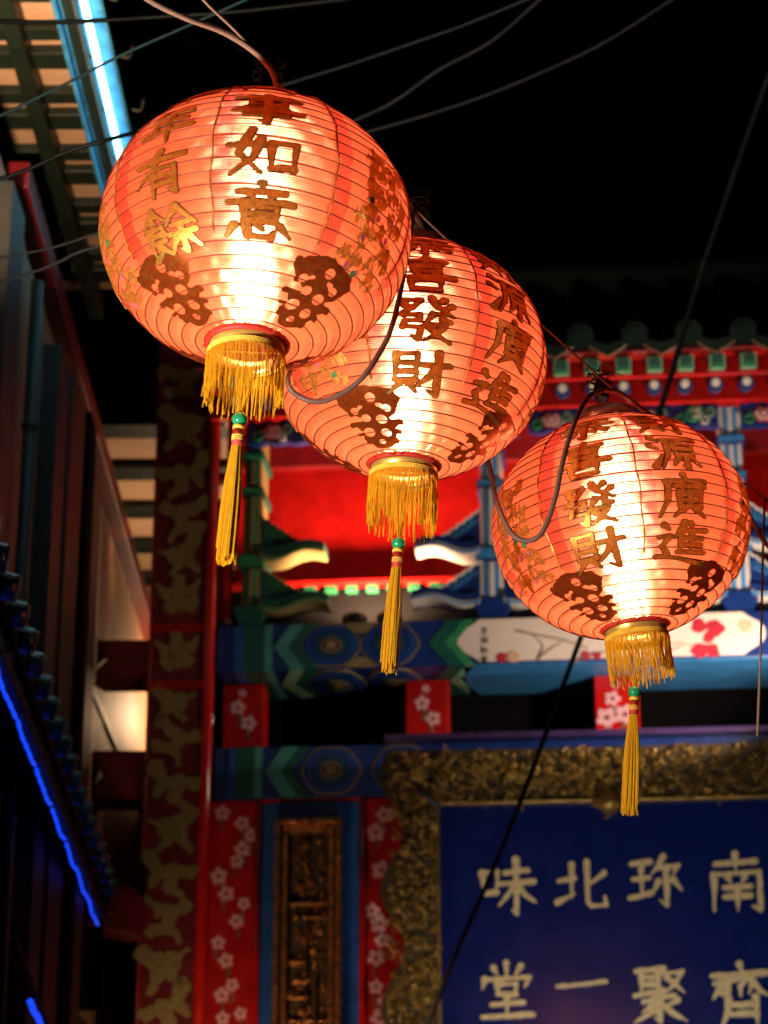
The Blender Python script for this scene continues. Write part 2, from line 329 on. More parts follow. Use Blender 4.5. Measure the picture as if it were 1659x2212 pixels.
def grid(n=76, lim=.62, aspect=1.0):
    a = np.linspace(-lim, lim, n); X, Y = np.meshgrid(a*aspect, a, indexing='ij'); return X, Y
def caps(X, Y, ax, ay, bx, by, ra, rb):
    dx, dy = bx-ax, by-ay; L2 = dx*dx+dy*dy+1e-12
    t = np.clip(((X-ax)*dx+(Y-ay)*dy)/L2, 0, 1)
    return np.hypot(X-ax-t*dx, Y-ay-t*dy) - (ra+(rb-ra)*t)
def strokes_sdf(X, Y, s, wd, seed=0, taper=True):
    D = np.full(X.shape, 9.)
    for q in s.split(';'):
        c = [float(k) for k in q.split()]; p = [(c[i]/100-.5, .5-c[i+1]/100) for i in range(0, len(c), 2)]
        n = len(p)
        for i in range(n-1):
            h = abs(p[i+1][0]-p[i][0]) > 2.2*abs(p[i+1][1]-p[i][1])
            k = .74 if h else 1.05
            ra = wd*k*(1.28 if i == 0 else .9); rb = wd*k*(.36 if (i == n-2 and taper) else .95)
            if h and i == n-2: rb = wd*1.12
            D = np.minimum(D, caps(X, Y, *p[i], *p[i+1], ra, rb))
    return D
def iso(X, Y, D, lev=0.):
    """inside region of D < lev as vertices, faces"""
    V = D-lev; n, m = V.shape; vid = {}; vs = []; fs = []
    def vert(k, x, y):
        if k not in vid: vid[k] = len(vs); vs.append((x, y))
        return vid[k]
    ins = V < 0
    cellany = ins[:-1, :-1] | ins[1:, :-1] | ins[1:, 1:] | ins[:-1, 1:]
    for i, j in zip(*np.nonzero(cellany)):
        cs = ((i, j), (i+1, j), (i+1, j+1), (i, j+1)); poly = []
        for k in range(4):
            a, b = cs[k], cs[(k+1) % 4]; va, vb = V[a], V[b]
            if va < 0: poly.append(vert(a, X[a], Y[a]))
            if (va < 0) != (vb < 0):
                t = va/(va-vb); t = min(.98, max(.02, t)); key = (a, b) if a < b else (b, a)
                poly.append(vert(key, X[a]+(X[b]-X[a])*t, Y[a]+(Y[b]-Y[a])*t))
        if len(poly) > 2: fs.append(tuple(poly))
    return vs, fs
def put(mb, vs, fs, fn, h0, h1):
    """lay a cut shape on a surface: fn(x, y, height) -> point; a skirt closes its edge down to h0"""
    if not fs: return
    n = len(vs); top = [fn(x, y, h1) for x, y in vs]
    cnt = {}
    for f in fs:
        for a, b in zip(f, f[1:]+f[:1]):
            cnt[(a, b)] = 1
    edges = [(a, b) for (a, b) in cnt if (b, a) not in cnt]
    low = {}; lv = []
    for a, b in edges:
        for q in (a, b):
            if q not in low: low[q] = n+len(lv); lv.append(fn(*vs[q], h0))
    mb.add(top+lv, list(fs)+[(b, a, low[a], low[b]) for a, b in edges])
_cache = {}
def shape(key, fn):
    if key not in _cache: _cache[key] = fn()
    return _cache[key]
def glyph(ch, wd, lev, seed=3, rough=.012):
    def f():
        X, Y = grid(82, .60); D = strokes_sdf(X, Y, G[ch], wd, seed) + vnoise(X+1, Y+1, 9, seed+ord(ch) % 50)*rough
        return iso(X, Y, np.maximum(D-lev, -D-.004) if lev > 0 else D, 0.)
    return shape((ch, wd, lev, seed, rough), f)
def flat(cx, cz, sx, sz, yf, sgn=-1, rot=0.):              # onto a facade plane y = yf, standing proud towards the street
    c_, s_ = math.cos(rot), math.sin(rot)
    return lambda x, y, h: (cx+(x*c_-y*s_)*sx, yf+sgn*h, cz+(x*s_+y*c_)*sz)

# ================================================================== SETTING
gm = MB(); gm.box(-400, 400, -400, 400, -.3, 0)
tag(gm.build('street_pavement', 'stone'), 'grey stone street paving under the lanterns', 'pavement', kind='structure')

# ================================================================== LANTERNS
A = .225; B = .87*A; PHM = math.radians(76.5)
def mer(phi): return A*math.cos(phi), B*math.sin(phi)
def dsdphi(phi): return math.hypot(A*math.sin(phi), B*math.cos(phi))
def on_lantern(phc, azc, size, wx=1.0, hy=1.0, rot=0.):
    c_, s_ = math.cos(rot), math.sin(rot); dd = dsdphi(phc)
    def fn(x, y, h):
        X, Y = x*c_-y*s_, x*s_+y*c_
        ph = phc + Y*size*hy/dd; r, z = mer(ph); az = azc + X*size*wx/max(r, .04)
        nx, nz = math.cos(ph)/A, math.sin(ph)/B; l = math.hypot(nx, nz); nx /= l; nz /= l
        rr = r+nx*h; return (rr*math.sin(az), -rr*math.cos(az), z+nz*h)
    return fn
NB = 28                                                    # silk bands between the ribs
RIBS = [-PHM + 2*PHM*i/NB for i in range(NB+1)]
def foil_sdf():
    X, Y = grid(70, .6)
    e = lambda cx, cy_, rx, ry: (np.sqrt(((X-cx)/rx)**2+((Y-cy_)/ry)**2)-1)*min(rx, ry)
    D = np.minimum(e(0, .34, .44, .15), e(-.30, .25, .15, .14)); D = np.minimum(D, e(.30, .25, .15, .14))
    D = np.minimum(D, caps(X, Y, 0, .3, 0, -.5, .10, .12))
    for k, (yy, ww) in enumerate(((.04, .30), (-.14, .36), (-.32, .30), (-.48, .20))):
        D = np.minimum(D, caps(X, Y, -ww, yy+.05, ww, yy+.03, .045, .05)); D = np.minimum(D, e(0, yy, ww*.85, .13))
    D = D + vnoise(X+2, Y+2, 11, 5)*.03
    for cx, cy_, r in ((.05, .30, .075), (-.10, -.02, .07), (.12, -.06, .08), (-.13, -.26, .085), (.11, -.30, .075), (0, -.46, .05), (-.24, .12, .06), (.24, .12, .06)):
        D = np.maximum(D, -(np.hypot(X-cx, Y-cy_)-r))
    return iso(X, Y, D)
DRG = ["30 4 60 12 70 26 46 36 30 48 52 58 74 66 62 80 36 86 24 97;60 12 84 6;70 26 92 32;46 36 20 30;30 48 8 54;52 58 30 66;74 66 94 72;62 80 84 90;36 86 12 82;40 18 22 14;64 44 86 48",
       "62 3 40 14 34 28 58 38 70 52 44 62 28 74 46 86 70 97;40 14 14 12;34 28 10 32;58 38 84 34;70 52 92 58;44 62 18 58;28 74 8 82;46 86 78 80;56 24 80 18;40 48 16 46"]
def dragon_sdf(k, seed):
    X, Y = grid(120, .62)
    D = strokes_sdf(X, Y, DRG[k], .055, seed) + vnoise(X+3, Y+3, 7, seed)*.04 + vnoise(X+3, Y+3, 21, seed+1)*.045 + vnoise(X+3, Y+3, 38, seed+2)*.05
    return iso(X, Y, D)

def lantern(label, px, py, depth, roll, seam0, texts, foil0, dragons, text_ph, tass, extra=0., tipx=0., zb=-.10):
    loc = P(px, py, depth)
    L = thing('paper_lantern', label, 'lantern', loc, (tipx, roll, 0), 'round red lanterns strung on the cable')
    # silk shell: bands slightly hollow between the rib hoops
    wr = np.random.RandomState(int(px)).uniform(.2, 1.6, (NB, 8)); m = MB(); n = 160; uv = []; sub = 4; rows = []
    for i in range(NB):
        for k in range(sub + (1 if i == NB-1 else 0)): rows.append((i, k/sub))
    for i, f in rows:
        ph = RIBS[i] + (RIBS[1]-RIBS[0])*f; r, z = mer(ph); nx, nz = math.cos(ph)/A, math.sin(ph)/B; l = math.hypot(nx, nz)
        sag = .0040*(1-(2*f-1)**2)
        for j in range(n+1):
            az = -pi+2*pi*j/n
            gk = int(((az-seam0)/(pi/4)) // 1); s = sag*(wr[i, gk % 8]*.6+.55*math.cos(az*8-seam0*8)*-.5+.3*math.sin(az*23+i*1.7)+.5) + .0009*math.sin(az*31+i*2.3)*(4*f*(1-f))
            rr = r-nx/l*s; zz = z-nz/l*s
            m.v.append((rr*math.sin(az), -rr*math.cos(az), zz)); uv.append(((az-seam0)/(pi/4)+16, (ph+PHM)/(2*PHM)))
    for a in range(len(rows)-1):
        for j in range(n):
            q = a*(n+1)+j; m.f.append((q, q+1, q+n+2, q+n+1)); m.m.append(0)
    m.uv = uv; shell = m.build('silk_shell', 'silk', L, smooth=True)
    for ph in RIBS[1:-1]:                                    # each bamboo-wire hoop
        r, z = mer(ph); q = MB(); q.lathe([(r+.0011*math.cos(t), z+.0011*math.sin(t)) for t in (0, pi/2, pi, 3*pi/2)], 72, closed=True)
        q.build('rib', 'rib', shell, smooth=True)
    for k in range(8):                                       # dotted gold cord along each seam
        az = seam0+k*pi/4; fn = on_lantern(0, az, 1.); q = MB(); pts = []
        for i in range(34):
            ph = math.radians(66-i*3.05); r, z = mer(ph); rr = r+.0012; a2 = az+.006*math.sin(i*.9+k)
            pts.append((rr*math.sin(a2), -rr*math.cos(a2), z+.0012*math.sin(ph)))
        q.tube(pts, [.0013+.0007*(i % 3 == 0) for i in range(34)], 5); q.build('seam_cord', 'goldcord', shell)
    # lettering
    for azd, word, sz, dph in texts:
        for ch, phd in zip(word, text_ph):
            phd = phd+dph
            q = MB(); fn = on_lantern(math.radians(phd), math.radians(azd), A*sz*(1 if phd < 45 else .9), 1.10, .86)
            vs, fs = glyph(ch, .049, .017); q.cur = 0; put(q, vs, fs, fn, 0, .0012)
            vs, fs = glyph(ch, .049, .0); q.cur = 1; put(q, vs, fs, fn, .0012, .0022)
            q.build('gold_character', ['glitline', 'glit'], L)
    for k in range(4):
        q = MB(); vs, fs = shape('foil', foil_sdf)
        put(q, vs, fs, on_lantern(math.radians(-52), math.radians(foil0+90*k), A*.50, 1.0, 1.0), 0, .0012); q.build('foil_ornament', 'foil', L)
    for k, (azd, phd, sz, wy, flip) in enumerate(dragons):
        q = MB(); vs, fs = shape(('drg', k % 2), lambda: dragon_sdf(k % 2, 21+k))
        put(q, vs, fs, on_lantern(math.radians(phd), math.radians(azd), A*sz, flip*.8, wy), 0, .0011); dr = q.build('glitter_dragon', 'dragon', L)
        for i in range(7):
            q = MB(); f2 = on_lantern(math.radians(phd+random.uniform(-26, 22)), math.radians(azd+random.uniform(-9, 9)), A*.045)
            t = [2*pi*i2/10 for i2 in range(10)]; ring = [(math.cos(a)*.5, math.sin(a)*.5) for a in t]
            put(q, ring, [tuple(range(10))], f2, .0008, .0020); q.build('foil_dot', ['pinkdot', 'greendot', 'pinkdot'][i % 3], dr)
    # rings
    rt, zt = mer(PHM); q = MB()
    q.lathe([(rt-.001, zt-.004), (rt+.0015, zt+.001), (rt+.0015, zt+.023), (rt-.0005, zt+.0245), (rt-.002, zt+.022), (rt-.002, zt-.002)], 56, closed=True)
    tr = q.build('top_ring', 'chrome', L, smooth=True, bevel=0); 
    q = MB(); q.tube([(-rt, 0, zt+.012), (rt, 0, zt+.012)], .0018, 6); q.build('cross_bar', 'chrome', tr)
    q = MB(); q.tube([(0, 0, zt+.012), (0, 0, zt+.035), (.004, 0, zt+.052), (0, 0, zt+.062)], .0022, 6); q.build('hook', 'chrome', tr)
    q = MB(); q.lathe([(.001, zt+.05), (.011, zt+.05), (.013, zt+.056), (.013, zt+.078), (.009, zt+.086), (.006, zt+.096), (.001, zt+.097)], 16); q.build('cable_socket', 'plug', L, smooth=True)
    # tangled tie wire
    q = MB(); pts = []
    for i in range(60):
        a = i*.62; r = .015+.006*math.sin(i*1.3); pts.append((r*math.cos(a)*(1.2), r*math.sin(a)*.9, zt+.088+.016*math.sin(i*.37)))
    q.tube(pts, .0011, 5)
    for k in range(4): q.tube(spline([(0, 0, zt+.09), (random.uniform(-.03, .03), -.01, zt+.10+random.uniform(0, .02)), (random.uniform(-.05, .05), -.02, zt+.10+random.uniform(-.02, .03))], 4), .0009, 4)
    q.build('tie_wire', 'wireblack', L)
    q = MB(); q.lathe([(rt+.003, -zt+.008), (rt+.0008, -zt+.001), (rt+.0008, -zt-.014), (rt-.001, -zt-.014), (rt-.001, -zt+.004)], 56, closed=True); br = q.build('bottom_ring', 'brass', L, smooth=True)
    q = MB(); q.lathe([(rt+.009, -zt+.006), (rt+.0035, -zt+.0015), (rt+.0022, -zt-.0005), (rt+.006, -zt+.0065)], 56, closed=True); q.build('red_hem', 'hem', br, smooth=True)
    q = MB()
    for i in range(4): q.lathe([(rt+.0012, -zt-.009-i*.0026), (rt+.0032, -zt-.0103-i*.0026), (rt+.0012, -zt-.0116-i*.0026)], 72)
    rb = q.build('woven_ribbon', 'yellowthread', L, smooth=False)
    # fringe of threads
    q = MB(); nf = 150; z0 = -zt-.018; flen = .068
    for i in range(nf):
        az = 2*pi*i/nf+random.uniform(-.01, .01); r0 = rt+.0025; l = flen*random.uniform(.82, 1.08)+extra*(random.random() < .5)
        dr = random.uniform(-.004, .002); da = random.uniform(-.05, .05); ph1 = random.uniform(0, 6)
        pts = [((r0+dr*t+.0012*math.sin(t*7+ph1))*math.sin(az+da*t+.012*math.sin(t*6+ph1)), -(r0+dr*t)*math.cos(az+da*t), z0-l*t) for t in (0, .2, .4, .6, .8, 1.)]
        pts = [(x-.07*0*t, y, z) for (x, y, z), t in zip(pts, (0, .2, .4, .6, .8, 1.))]
        q.tube(pts, random.uniform(.0007, .0012), 4)
    fr = q.build('fringe', 'fringe', L); fr['kind'] = 'stuff'
    # bulb hanging inside
    q = MB(); q.lathe([(.0005, -.150), (.012, -.146), (.019, -.132), (.021, -.10), (.021, .085), (.019, .105), (.016, .112), (.0005, .114)], 20, (0, 0, 0)); bu = q.build('bulb', 'bulb', L, smooth=True)
    q = MB(); q.lathe([(.016, .112), (.018, .12), (.018, .145), (.006, .155), (.003, zt+.02)], 14); q.build('bulb_socket', 'plug', bu)
    # bead and tassel on its cord, blown a little to one side
    T = bpy.data.objects.new('tassel', None); col.objects.link(T); T.parent = L; T.location = (0, 0, -zt-.010); T.rotation_euler = (-tipx, tass-roll, 0)
    q = MB(); q.tube([(-rt, 0, -zt-.008), (rt, 0, -zt-.008)], .0012, 5); q.build('thread_bar', 'brass', br)
    q = MB(); q.tube([(0, 0, 0), (.001, 0, -.05), (0, 0, zb)], .0011, 5)
    for k in range(6): q.tube([(.012*math.cos(k), .012*math.sin(k), -.015), (.008*math.cos(k), .008*math.sin(k), -.07), (.002*math.cos(k), .002*math.sin(k), zb+.008)], .0009, 4)
    q.build('cord', 'fringe', T)
    q = MB(); q.ball((0, 0, zb), .0112, 18, 10, .92); q.build('jade_bead', 'bead', T, smooth=True)
    q = MB(); q.lathe([(.001, zb-.009), (.0085, zb-.0095), (.0088, zb-.015), (.0072, zb-.0155), (.001, zb-.016)], 16); q.build('collar', 'yellowthread', T, smooth=True)
    q = MB(); q.lathe([(.001, zb-.015), (.0078, zb-.0155), (.0080, zb-.041), (.001, zb-.042)], 16); q.build('red_binding', 'redband', T, smooth=True)
    q = MB(); [q.lathe([(.0079, zb-.0245-i*.003), (.0089, zb-.0255-i*.003), (.0079, zb-.0265-i*.003)], 16) for i in range(3)]; q.build('gold_thread_wrap', 'yellowthread', T)
    q = MB()
    for i in range(130):
        a = random.uniform(0, 2*pi); rr = math.sqrt(random.random()); l = .165*random.uniform(.90, 1.06); s = random.uniform(-.004, .004)
        pts = []
        for t in (0, .12, .35, .6, .85, 1.):
            w_ = .0070+(.0125-.0070)*min(1, t*2.2)*(1-.35*max(0, t-.6))
            pts.append((w_*rr*math.cos(a)+s*t, w_*rr*math.sin(a), zb-.040-l*t))
        q.tube(pts, random.uniform(.0008, .0013), 4)
    sk = q.build('tassel_skirt', 'fringe', T); sk['kind'] = 'stuff'
    return L
TW = math.radians(4.2)
L1 = lantern('largest lit red lantern, topmost of the three, beside the cyan neon tube', 553, 501, 3.348, .045, math.radians(-12.5),
        [(-33, '年年有餘', .37, -5), (6, '萬事如意', .40, 0)], -47, [(57, -14, .62, 1.45, 1), (-80, -24, .60, 1.3, -1), (150, -10, .6, 1.4, 1)], (49, 21.5, -3, -27), TW, 0., -.08)
L2 = lantern('middle lit red lantern, half hidden behind the largest lantern', 883, 778, 3.79, .045, math.radians(-17),
        [(6, '恭喜發財', .38, 0), (47, '財源廣進', .38, -2)], -22, [(-44, -10, .62, 1.45, 1), (95, -12, .6, 1.4, -1), (150, -10, .6, 1.4, 1)], (38.5, 16, -7.5, -32.5), TW, .02, 0., -.118)
L3 = lantern('smallest lit red lantern, lower right, in front of the white painted beam panel', 1341, 1138, 4.05, -.10, math.radians(2),
        [(-20.5, '恭喜發財', .37, 0), (22, '財源廣進', .38, 0)], -42, [(-66, -12, .62, 1.45, 1), (70, -14, .6, 1.4, -1), (160, -10, .6, 1.4, 1)], (39, 16, -8, -31), TW)

# ================================================================== PAINTED GATE (facade across the street end)
GATE = thing('painted_gate', 'tall painted wooden gate facade in red and blue with tiled eave behind the lanterns', 'gate', O, (0, 0, -TH))
def poly_px(pts, d): return [FP(x, y, d) for x, y in pts]
# --- pillar with gilt clouds
xl, xr = FX(333, 1106, -.12), FX(452, 1106, -.12)
q = MB(); q.box(xl, xr, -.12, .16, 0, 8.9); PIL = q.build('pillar', 'oxblood', GATE, bevel=.02)
q = MB(); q.tube([(xr+.012, -.105, 0), (xr+.012, -.105, 8.9)], .026, 14); q.build('edge_moulding', 'redgloss', PIL, smooth=True)
q = MB(); q.tube([(xl+.004, -.117, 0), (xl+.004, -.117, 8.9)], .008, 8); q.build('edge_bead', 'darkred', PIL, smooth=True)
for py in (1352, 1362, 1474, 1484):
    z = FZ(py, -.12, 390); q = MB(); q.box(xl-.004, xr+.004, -.132, -.118, z-.006, z+.006); q.build('band', 'red', PIL, bevel=.003)
MOT = ["50 18 50 84;50 46 24 42 8 20;50 46 76 42 92 20;50 62 26 70;50 62 74 70",
       "12 16 36 34 62 40 92 26;36 34 32 62 14 88;62 40 58 66 74 84",
       "88 10 66 28 40 34 12 28;40 34 50 60 34 90;50 60 84 62",
       "20 8 30 36 56 44 90 54;30 36 12 60;56 44 48 74 66 92"]
def motif_sdf(k):
    X, Y = grid(84, .62); D = strokes_sdf(X, Y, MOT[k], .125, 4) + vnoise(X+2, Y+2, 6, 31+k)*.04 + vnoise(X+2, Y+2, 15, 41+k)*.04
    return iso(X, Y, D)
xm = (xl+xr)/2
MS = [(405, 95, 1, 90), (395, 830, 2, 100), (402, 925, 1, 115), (394, 1030, 3, 110), (386, 1125, 2, 110), (394, 1205, 1, 95), (388, 1290, 0, 95), (392, 1412, 0, 92), (388, 1522, 1, 92), (378, 1606, 2, 98),
      (370, 1700, 3, 105), (374, 1795, 1, 105), (362, 1893, 3, 105), (354, 1990, 2, 105), (346, 2090, 1, 110), (340, 2185, 3, 105)]
for i, (px, py, k, s) in enumerate(MS):
    cx, cz = FP(px, py, -.12); cx = xm + random.uniform(-.008, .008); ss = s*.00225; q = MB(); vs, fs = shape(('mot', k), lambda: motif_sdf(k))
    fl = -1 if i % 2 else 1
    put(q, vs, fs, flat(cx, cz, ss*.98*fl, ss*.98, -.12, -1, random.uniform(-.25, .25)), 0, .006); q.build('gilt_cloud', 'motif', PIL)
# --- notched beam ends left of the pillar
for (y0, y1, x0, x1, d) in ((1382, 1462, 196, 330, .0), (1621, 1724, 186, 322, .0)):
    a = poly_px([(x0, y0), (x1, y0), (x1, y1), (x0-4, y1), (x0+36, (y0+y1)/2+2)], d); q = MB(); q.prism(a, d, d+.26); q.build('notched_beam_end', 'darkred', GATE, bevel=.004)
# --- upper painted beam
dB = -.04; zt, zb = FZ(1343, dB), FZ(1441, dB); xb0, xb1 = FX(468, 1400, dB), 2.6; dep = FD(700, 1508, zb)
q = MB(); q.box(xb0, xb1, dB, dep, zb, zt); UB = q.build('upper_beam', 'deepblue', GATE, bevel=.004)
def bx(px, py=1392, d=dB): return FX(px, py, d)
def strip(parent, name, m, x0, x1, z0, z1, yf, h=.004):
    q = MB(); q.box(x0, x1, yf-h, yf+.001, z0, z1); return q.build(name, m, parent)
def under(parent, name, m, x0, x1, y0, y1, z, h=.004):
    q = MB(); q.box(x0, x1, y0, y1, z-h, z+.001); return q.build(name, m, parent)
H = zt-zb
for (a, b, m) in ((505, 527, 'blue'), (527, 572, 'dkgreen'), (572, 588, 'teal')):
    strip(UB, 'painted_stripe', m, bx(a), bx(b), zb+.002, zt-.002, dB); under(UB, 'painted_stripe', m, bx(a), bx(b), dB+.002, dep-.002, zb)
def chev(parent, m, x0, wd, tip, yf, z0, z1, h):          # '<' band, tip to the left when tip > 0
    zm = (z0+z1)/2
    q = MB(); q.prism([(x0+tip, z0), (x0, zm), (x0+tip, z1), (x0+tip+wd, z1), (x0+wd, zm), (x0+tip+wd, z0)], yf-h, yf+.001); q.build('chevron', m, parent)
def chev_u(parent, m, x0, wd, tip, z, y0, y1, h):
    ym = (y0+y1)/2; a = [(x0+tip, y0), (x0, ym), (x0+tip, y1), (x0+tip+wd, y1), (x0+wd, ym), (x0+tip+wd, y0)]
    q = MB(); n = 6; q.add([(x, y, z-h) for x, y in a]+[(x, y, z+.001) for x, y in a], [tuple(range(n)), tuple(range(2*n-1, n-1, -1))]+[(i, i+n, (i+1) % n+n, (i+1) % n) for i in range(n)]); q.build('chevron', m, parent)
chev(UB, 'teal', bx(592), bx(622)-bx(592), .075, dB, zb+.002, zt-.002, .005); chev(UB, 'dkgreen', bx(622), bx(652)-bx(622), .075, dB, zb+.002, zt-.002, .004)
chev_u(UB, 'jadepale', bx(592), bx(622)-bx(592), .075, zb, dB+.003, dep-.003, .005); chev_u(UB, 'dkgreen', bx(622), bx(652)-bx(622), .075, zb, dB+.003, dep-.003, .004)
chev(UB, 'dkgreen', bx(925), bx(962)-bx(925), .085, dB, zb+.002, zt-.002, .005); chev(UB, 'green', bx(962), bx(984)-bx(962), .085, dB, zb+.002, zt-.002, .006)
chev_u(UB, 'jadepale', bx(962), bx(984)-bx(962), .085, zb, dB+.003, dep-.003, .005); chev_u(UB, 'dkgreen', bx(925), bx(962)-bx(925), .085, zb, dB+.003, dep-.003, .004)
def petal_disc(q, fn, r, n, depth, h0, h1, k=72):
    ring = [(r*(1-depth+depth*abs(math.cos(n*a/2)))*math.cos(a), r*(1-depth+depth*abs(math.cos(n*a/2)))*math.sin(a)) for a in [2*pi*i/k for i in range(k)]]
    put(q, ring, [tuple(range(k))], fn, h0, h1)
def roundel(parent, fn, R, name='roundel'):
    q = MB(); lay = [(1.0, 0, 0, .06), (.94, 1, 0, .05), (.86, 2, 28, .16), (.74, 1, 28, .10), (.56, 4, 24, .16), (.46, 1, 24, .12), (.37, 3, 22, .12), (.29, 5, 0, 0), (.19, 3, 0, 0)]
    for i, (r, mi, n, dp) in enumerate(lay):
        q.cur = mi; petal_disc(q, fn, R*r, n or 6, dp, .003*i*.5, .004+.0016*i, 96 if n else 48)
    return q.build(name, ['goldpaint', 'deepblue', 'blue', 'goldpaint', 'dkgreen', 'ink', 'white'], parent)
rx = bx(716); R = H*.5
def onbeam(cx, cz, sx, sz, yf, z0, z1, x0=-9, x1=9):
    def fn(x, y, h): return (min(x1, max(x0, cx+x*sx)), yf-h, min(z1, max(z0, cz+y*sz)))
    return fn
def onsoffit(cx, cyy, sx, sy, z, y0, y1):
    def fn(x, y, h): return (cx+x*sx, min(y1, max(y0, cyy+y*sy)), z-h)
    return fn
for i, px in enumerate((716, 842)):
    roundel(UB, onbeam(bx(px), (zt+zb)/2-(0 if i == 0 else .0), 1.30, 1.0, dB, zb+.003, zt-.003), R*.98)
    roundel(UB, onsoffit(bx(px)+.004, (dB+dep)/2, 1.25, .5*(dep-dB)/R*.98, zb, dB+.004, dep-.004), R*.98)
for px in (779,):
    for s_, cz in ((1, zt), (-1, zb)):
        q = MB(); q.prism([(bx(px)-.07, cz-s_*.002), (bx(px)+.07, cz-s_*.002), (bx(px)+.02, cz-s_*.05), (bx(px)-.02, cz-s_*.05)], dB-.003, dB+.001); q.build('gold_gusset', 'goldpaint', UB)
# cartouche with branch, blossoms and a column of characters
x0, x1, z0, z1 = bx(988), bx(1656), zb+.012, zt-.004
def cart():
    h = (z1-z0)/2; zc = (z0+z1)/2; pts = []
    for s_, xe in ((1, x0), (-1, x1)):
        e = []
        for a in np.linspace(-90, 90, 9): e.append((xe+s_*(.045-.045*math.cos(math.radians(a))), zc+h*.55*math.sin(math.radians(a))))
        e = [(xe+s_*.10, zc-h), (xe+s_*.075, zc-h*.80), (xe+s_*.045, zc-h*.62)] + e[1:-1] + [(xe+s_*.045, zc+h*.62), (xe+s_*.075, zc+h*.80), (xe+s_*.10, zc+h)]
        pts += e if s_ == 1 else e[::-1]
    return pts
q = MB(); q.prism(cart(), dB-.005, dB+.001); CA = q.build('ivory_cartouche', 'ivory', UB)
yc = dB-.005
for i, ch in enumerate('吉祥如意'):
    q = MB(); cx, cz = FP(1046, 1364+i*20.5, yc); vs, fs = glyph(ch, .05, 0.); put(q, vs, fs, flat(cx, cz, .036, .036, yc), 0, .002); q.build('ink_character', 'ink', CA)
def twig(pts, r0):
    q = MB(); pp = [FP(x, y, yc) for x, y in pts]
    q.tube(spline([(x, yc, z) for x, z in pp], 5), r0, 6, r0*.5); q.build('painted_twig', 'twig', CA)
for pts, r in (([(1115, 1362), (1160, 1372), (1215, 1382), (1270, 1400)], .006), ([(1160, 1425), (1172, 1395), (1150, 1372)], .005), ([(1160, 1425), (1190, 1400), (1215, 1385)], .005),
               ([(1240, 1430), (1275, 1412), (1310, 1408)], .007), ([(1390, 1402), (1440, 1392), (1480, 1388)], .004), ([(1440, 1412), (1470, 1395), (1500, 1392)], .004)): twig(pts, r)
def blossom(parent, cx, cz, r, yf, m, n=5, rot=0., name='painted_blossom', lumps=False):
    q = MB(); k = 40; ring = []
    for i in range(k):
        a = 2*pi*i/k; rr = r*(.62+.38*abs(math.cos(n*(a+rot)/2))) if not lumps else r*(.9+.08*math.sin(3*a+rot)+.06*math.sin(5*a+rot)); ring.append((rr*math.cos(a), rr*math.sin(a)))
    q.cur = 0; put(q, ring, [tuple(range(k))], lambda x, y, h: (cx+x, yf-h, cz+y), -.001, .003)
    if not lumps:
        q.cur = 1; c2 = [(r*.24*math.cos(2*pi*i/10), r*.24*math.sin(2*pi*i/10)) for i in range(10)]; put(q, c2, [tuple(range(10))], lambda x, y, h: (cx+x, yf-h, cz+y), .003, .0045)
    return q.build(name, [m, 'plumred'], parent)
for (px, py, s, m) in ((1085, 1432, 15, 'crimson'), (1110, 1428, 18, 'peach'), (1265, 1425, 14, 'crimson'), (1290, 1430, 12, 'crimson'), (1510, 1352, 22, 'crimson'), (1545, 1358, 26, 'crimson'), (1530, 1378, 16, 'crimson'),
                       (1610, 1352, 20, 'peach'), (1510, 1408, 22, 'crimson'), (1540, 1420, 20, 'crimson'), (1528, 1402, 14, 'crimson')):
    cx, cz = FP(px, py, yc); r = s*.0017; cz = min(zt-r-.002, max(z0+r*.6, cz)); blossom(CA, cx, cz, r, yc-.001*random.random(), m, rot=random.random()*6, lumps=True)
q = MB(); q.box(bx(1000), xb1-.002, dB+.004, dep-.003, zb-.005, zb+.001); q.build('blue_soffit', 'lightblue', UB)
# --- recess, short red posts with plum sprays, lower beam
z_l0, z_l1 = FZ(1722, -.02, 650), FZ(1606, -.02, 650)
q = MB(); q.box(xb0, xb1, .5, .55, z_l1-.2, zb+.3); q.build('recess_shade_back', 'black', GATE)  # black sheet stands for the shade inside the recess
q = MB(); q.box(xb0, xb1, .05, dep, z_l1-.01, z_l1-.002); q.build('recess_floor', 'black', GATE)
def spray(parent, cx, pts, yf, r=.036, stems=True):
    last = None
    for (x, z) in pts:
        blossom(parent, x+random.uniform(-.004, .004), z, r*random.uniform(.8, 1.12), yf, 'pink', rot=random.random()*6, name='plum_blossom')
        if stems:
            q = MB(); s_ = random.choice((-1, 1)); q.tube(spline([(x, yf-.001, z-r*.8), (x+s_*.012, yf-.001, z-r*1.5), (x-s_*.006, yf-.001, z-r*2.2)], 3), .006, 5, .002); q.build('plum_stem', 'stem', parent)
for (pa, pb, pt) in ((482, 568, 1478), (877, 968, 1468), (1286, 1382, 1458)):
    d0 = FD((pa+pb)/2, pt, zb-.004); xa, xc = FX(pa, 1540, d0), FX(pb, 1540, d0)
    q = MB(); q.box(xa, xc, d0, d0+.16, z_l1-.002, zb-.006); PB = q.build('plum_block', 'redgloss' if pa > 1000 else 'red', GATE, bevel=.004)
    xc_ = (xa+xc)/2; hz = zb-z_l1
    spray(PB, xc_, [(xc_-.02, z_l1+hz*.66), (xc_+.03, z_l1+hz*.44)] + ([(xc_-.045, z_l1+hz*.40)] if pa > 1000 else []), d0, .037 if pa < 1000 else .045)
    blossom(PB, xc_-.005, z_l1+hz*.86, .02, d0, 'pink', name='plum_blossom')
dL = -.02
q = MB(); q.box(FX(463, 1660, dL), xb1, dL, .3, z_l0, z_l1-.012); LB = q.build('lower_beam', 'deepblue', GATE, bevel=.004)
lx = lambda px: FX(px, 1664, dL)
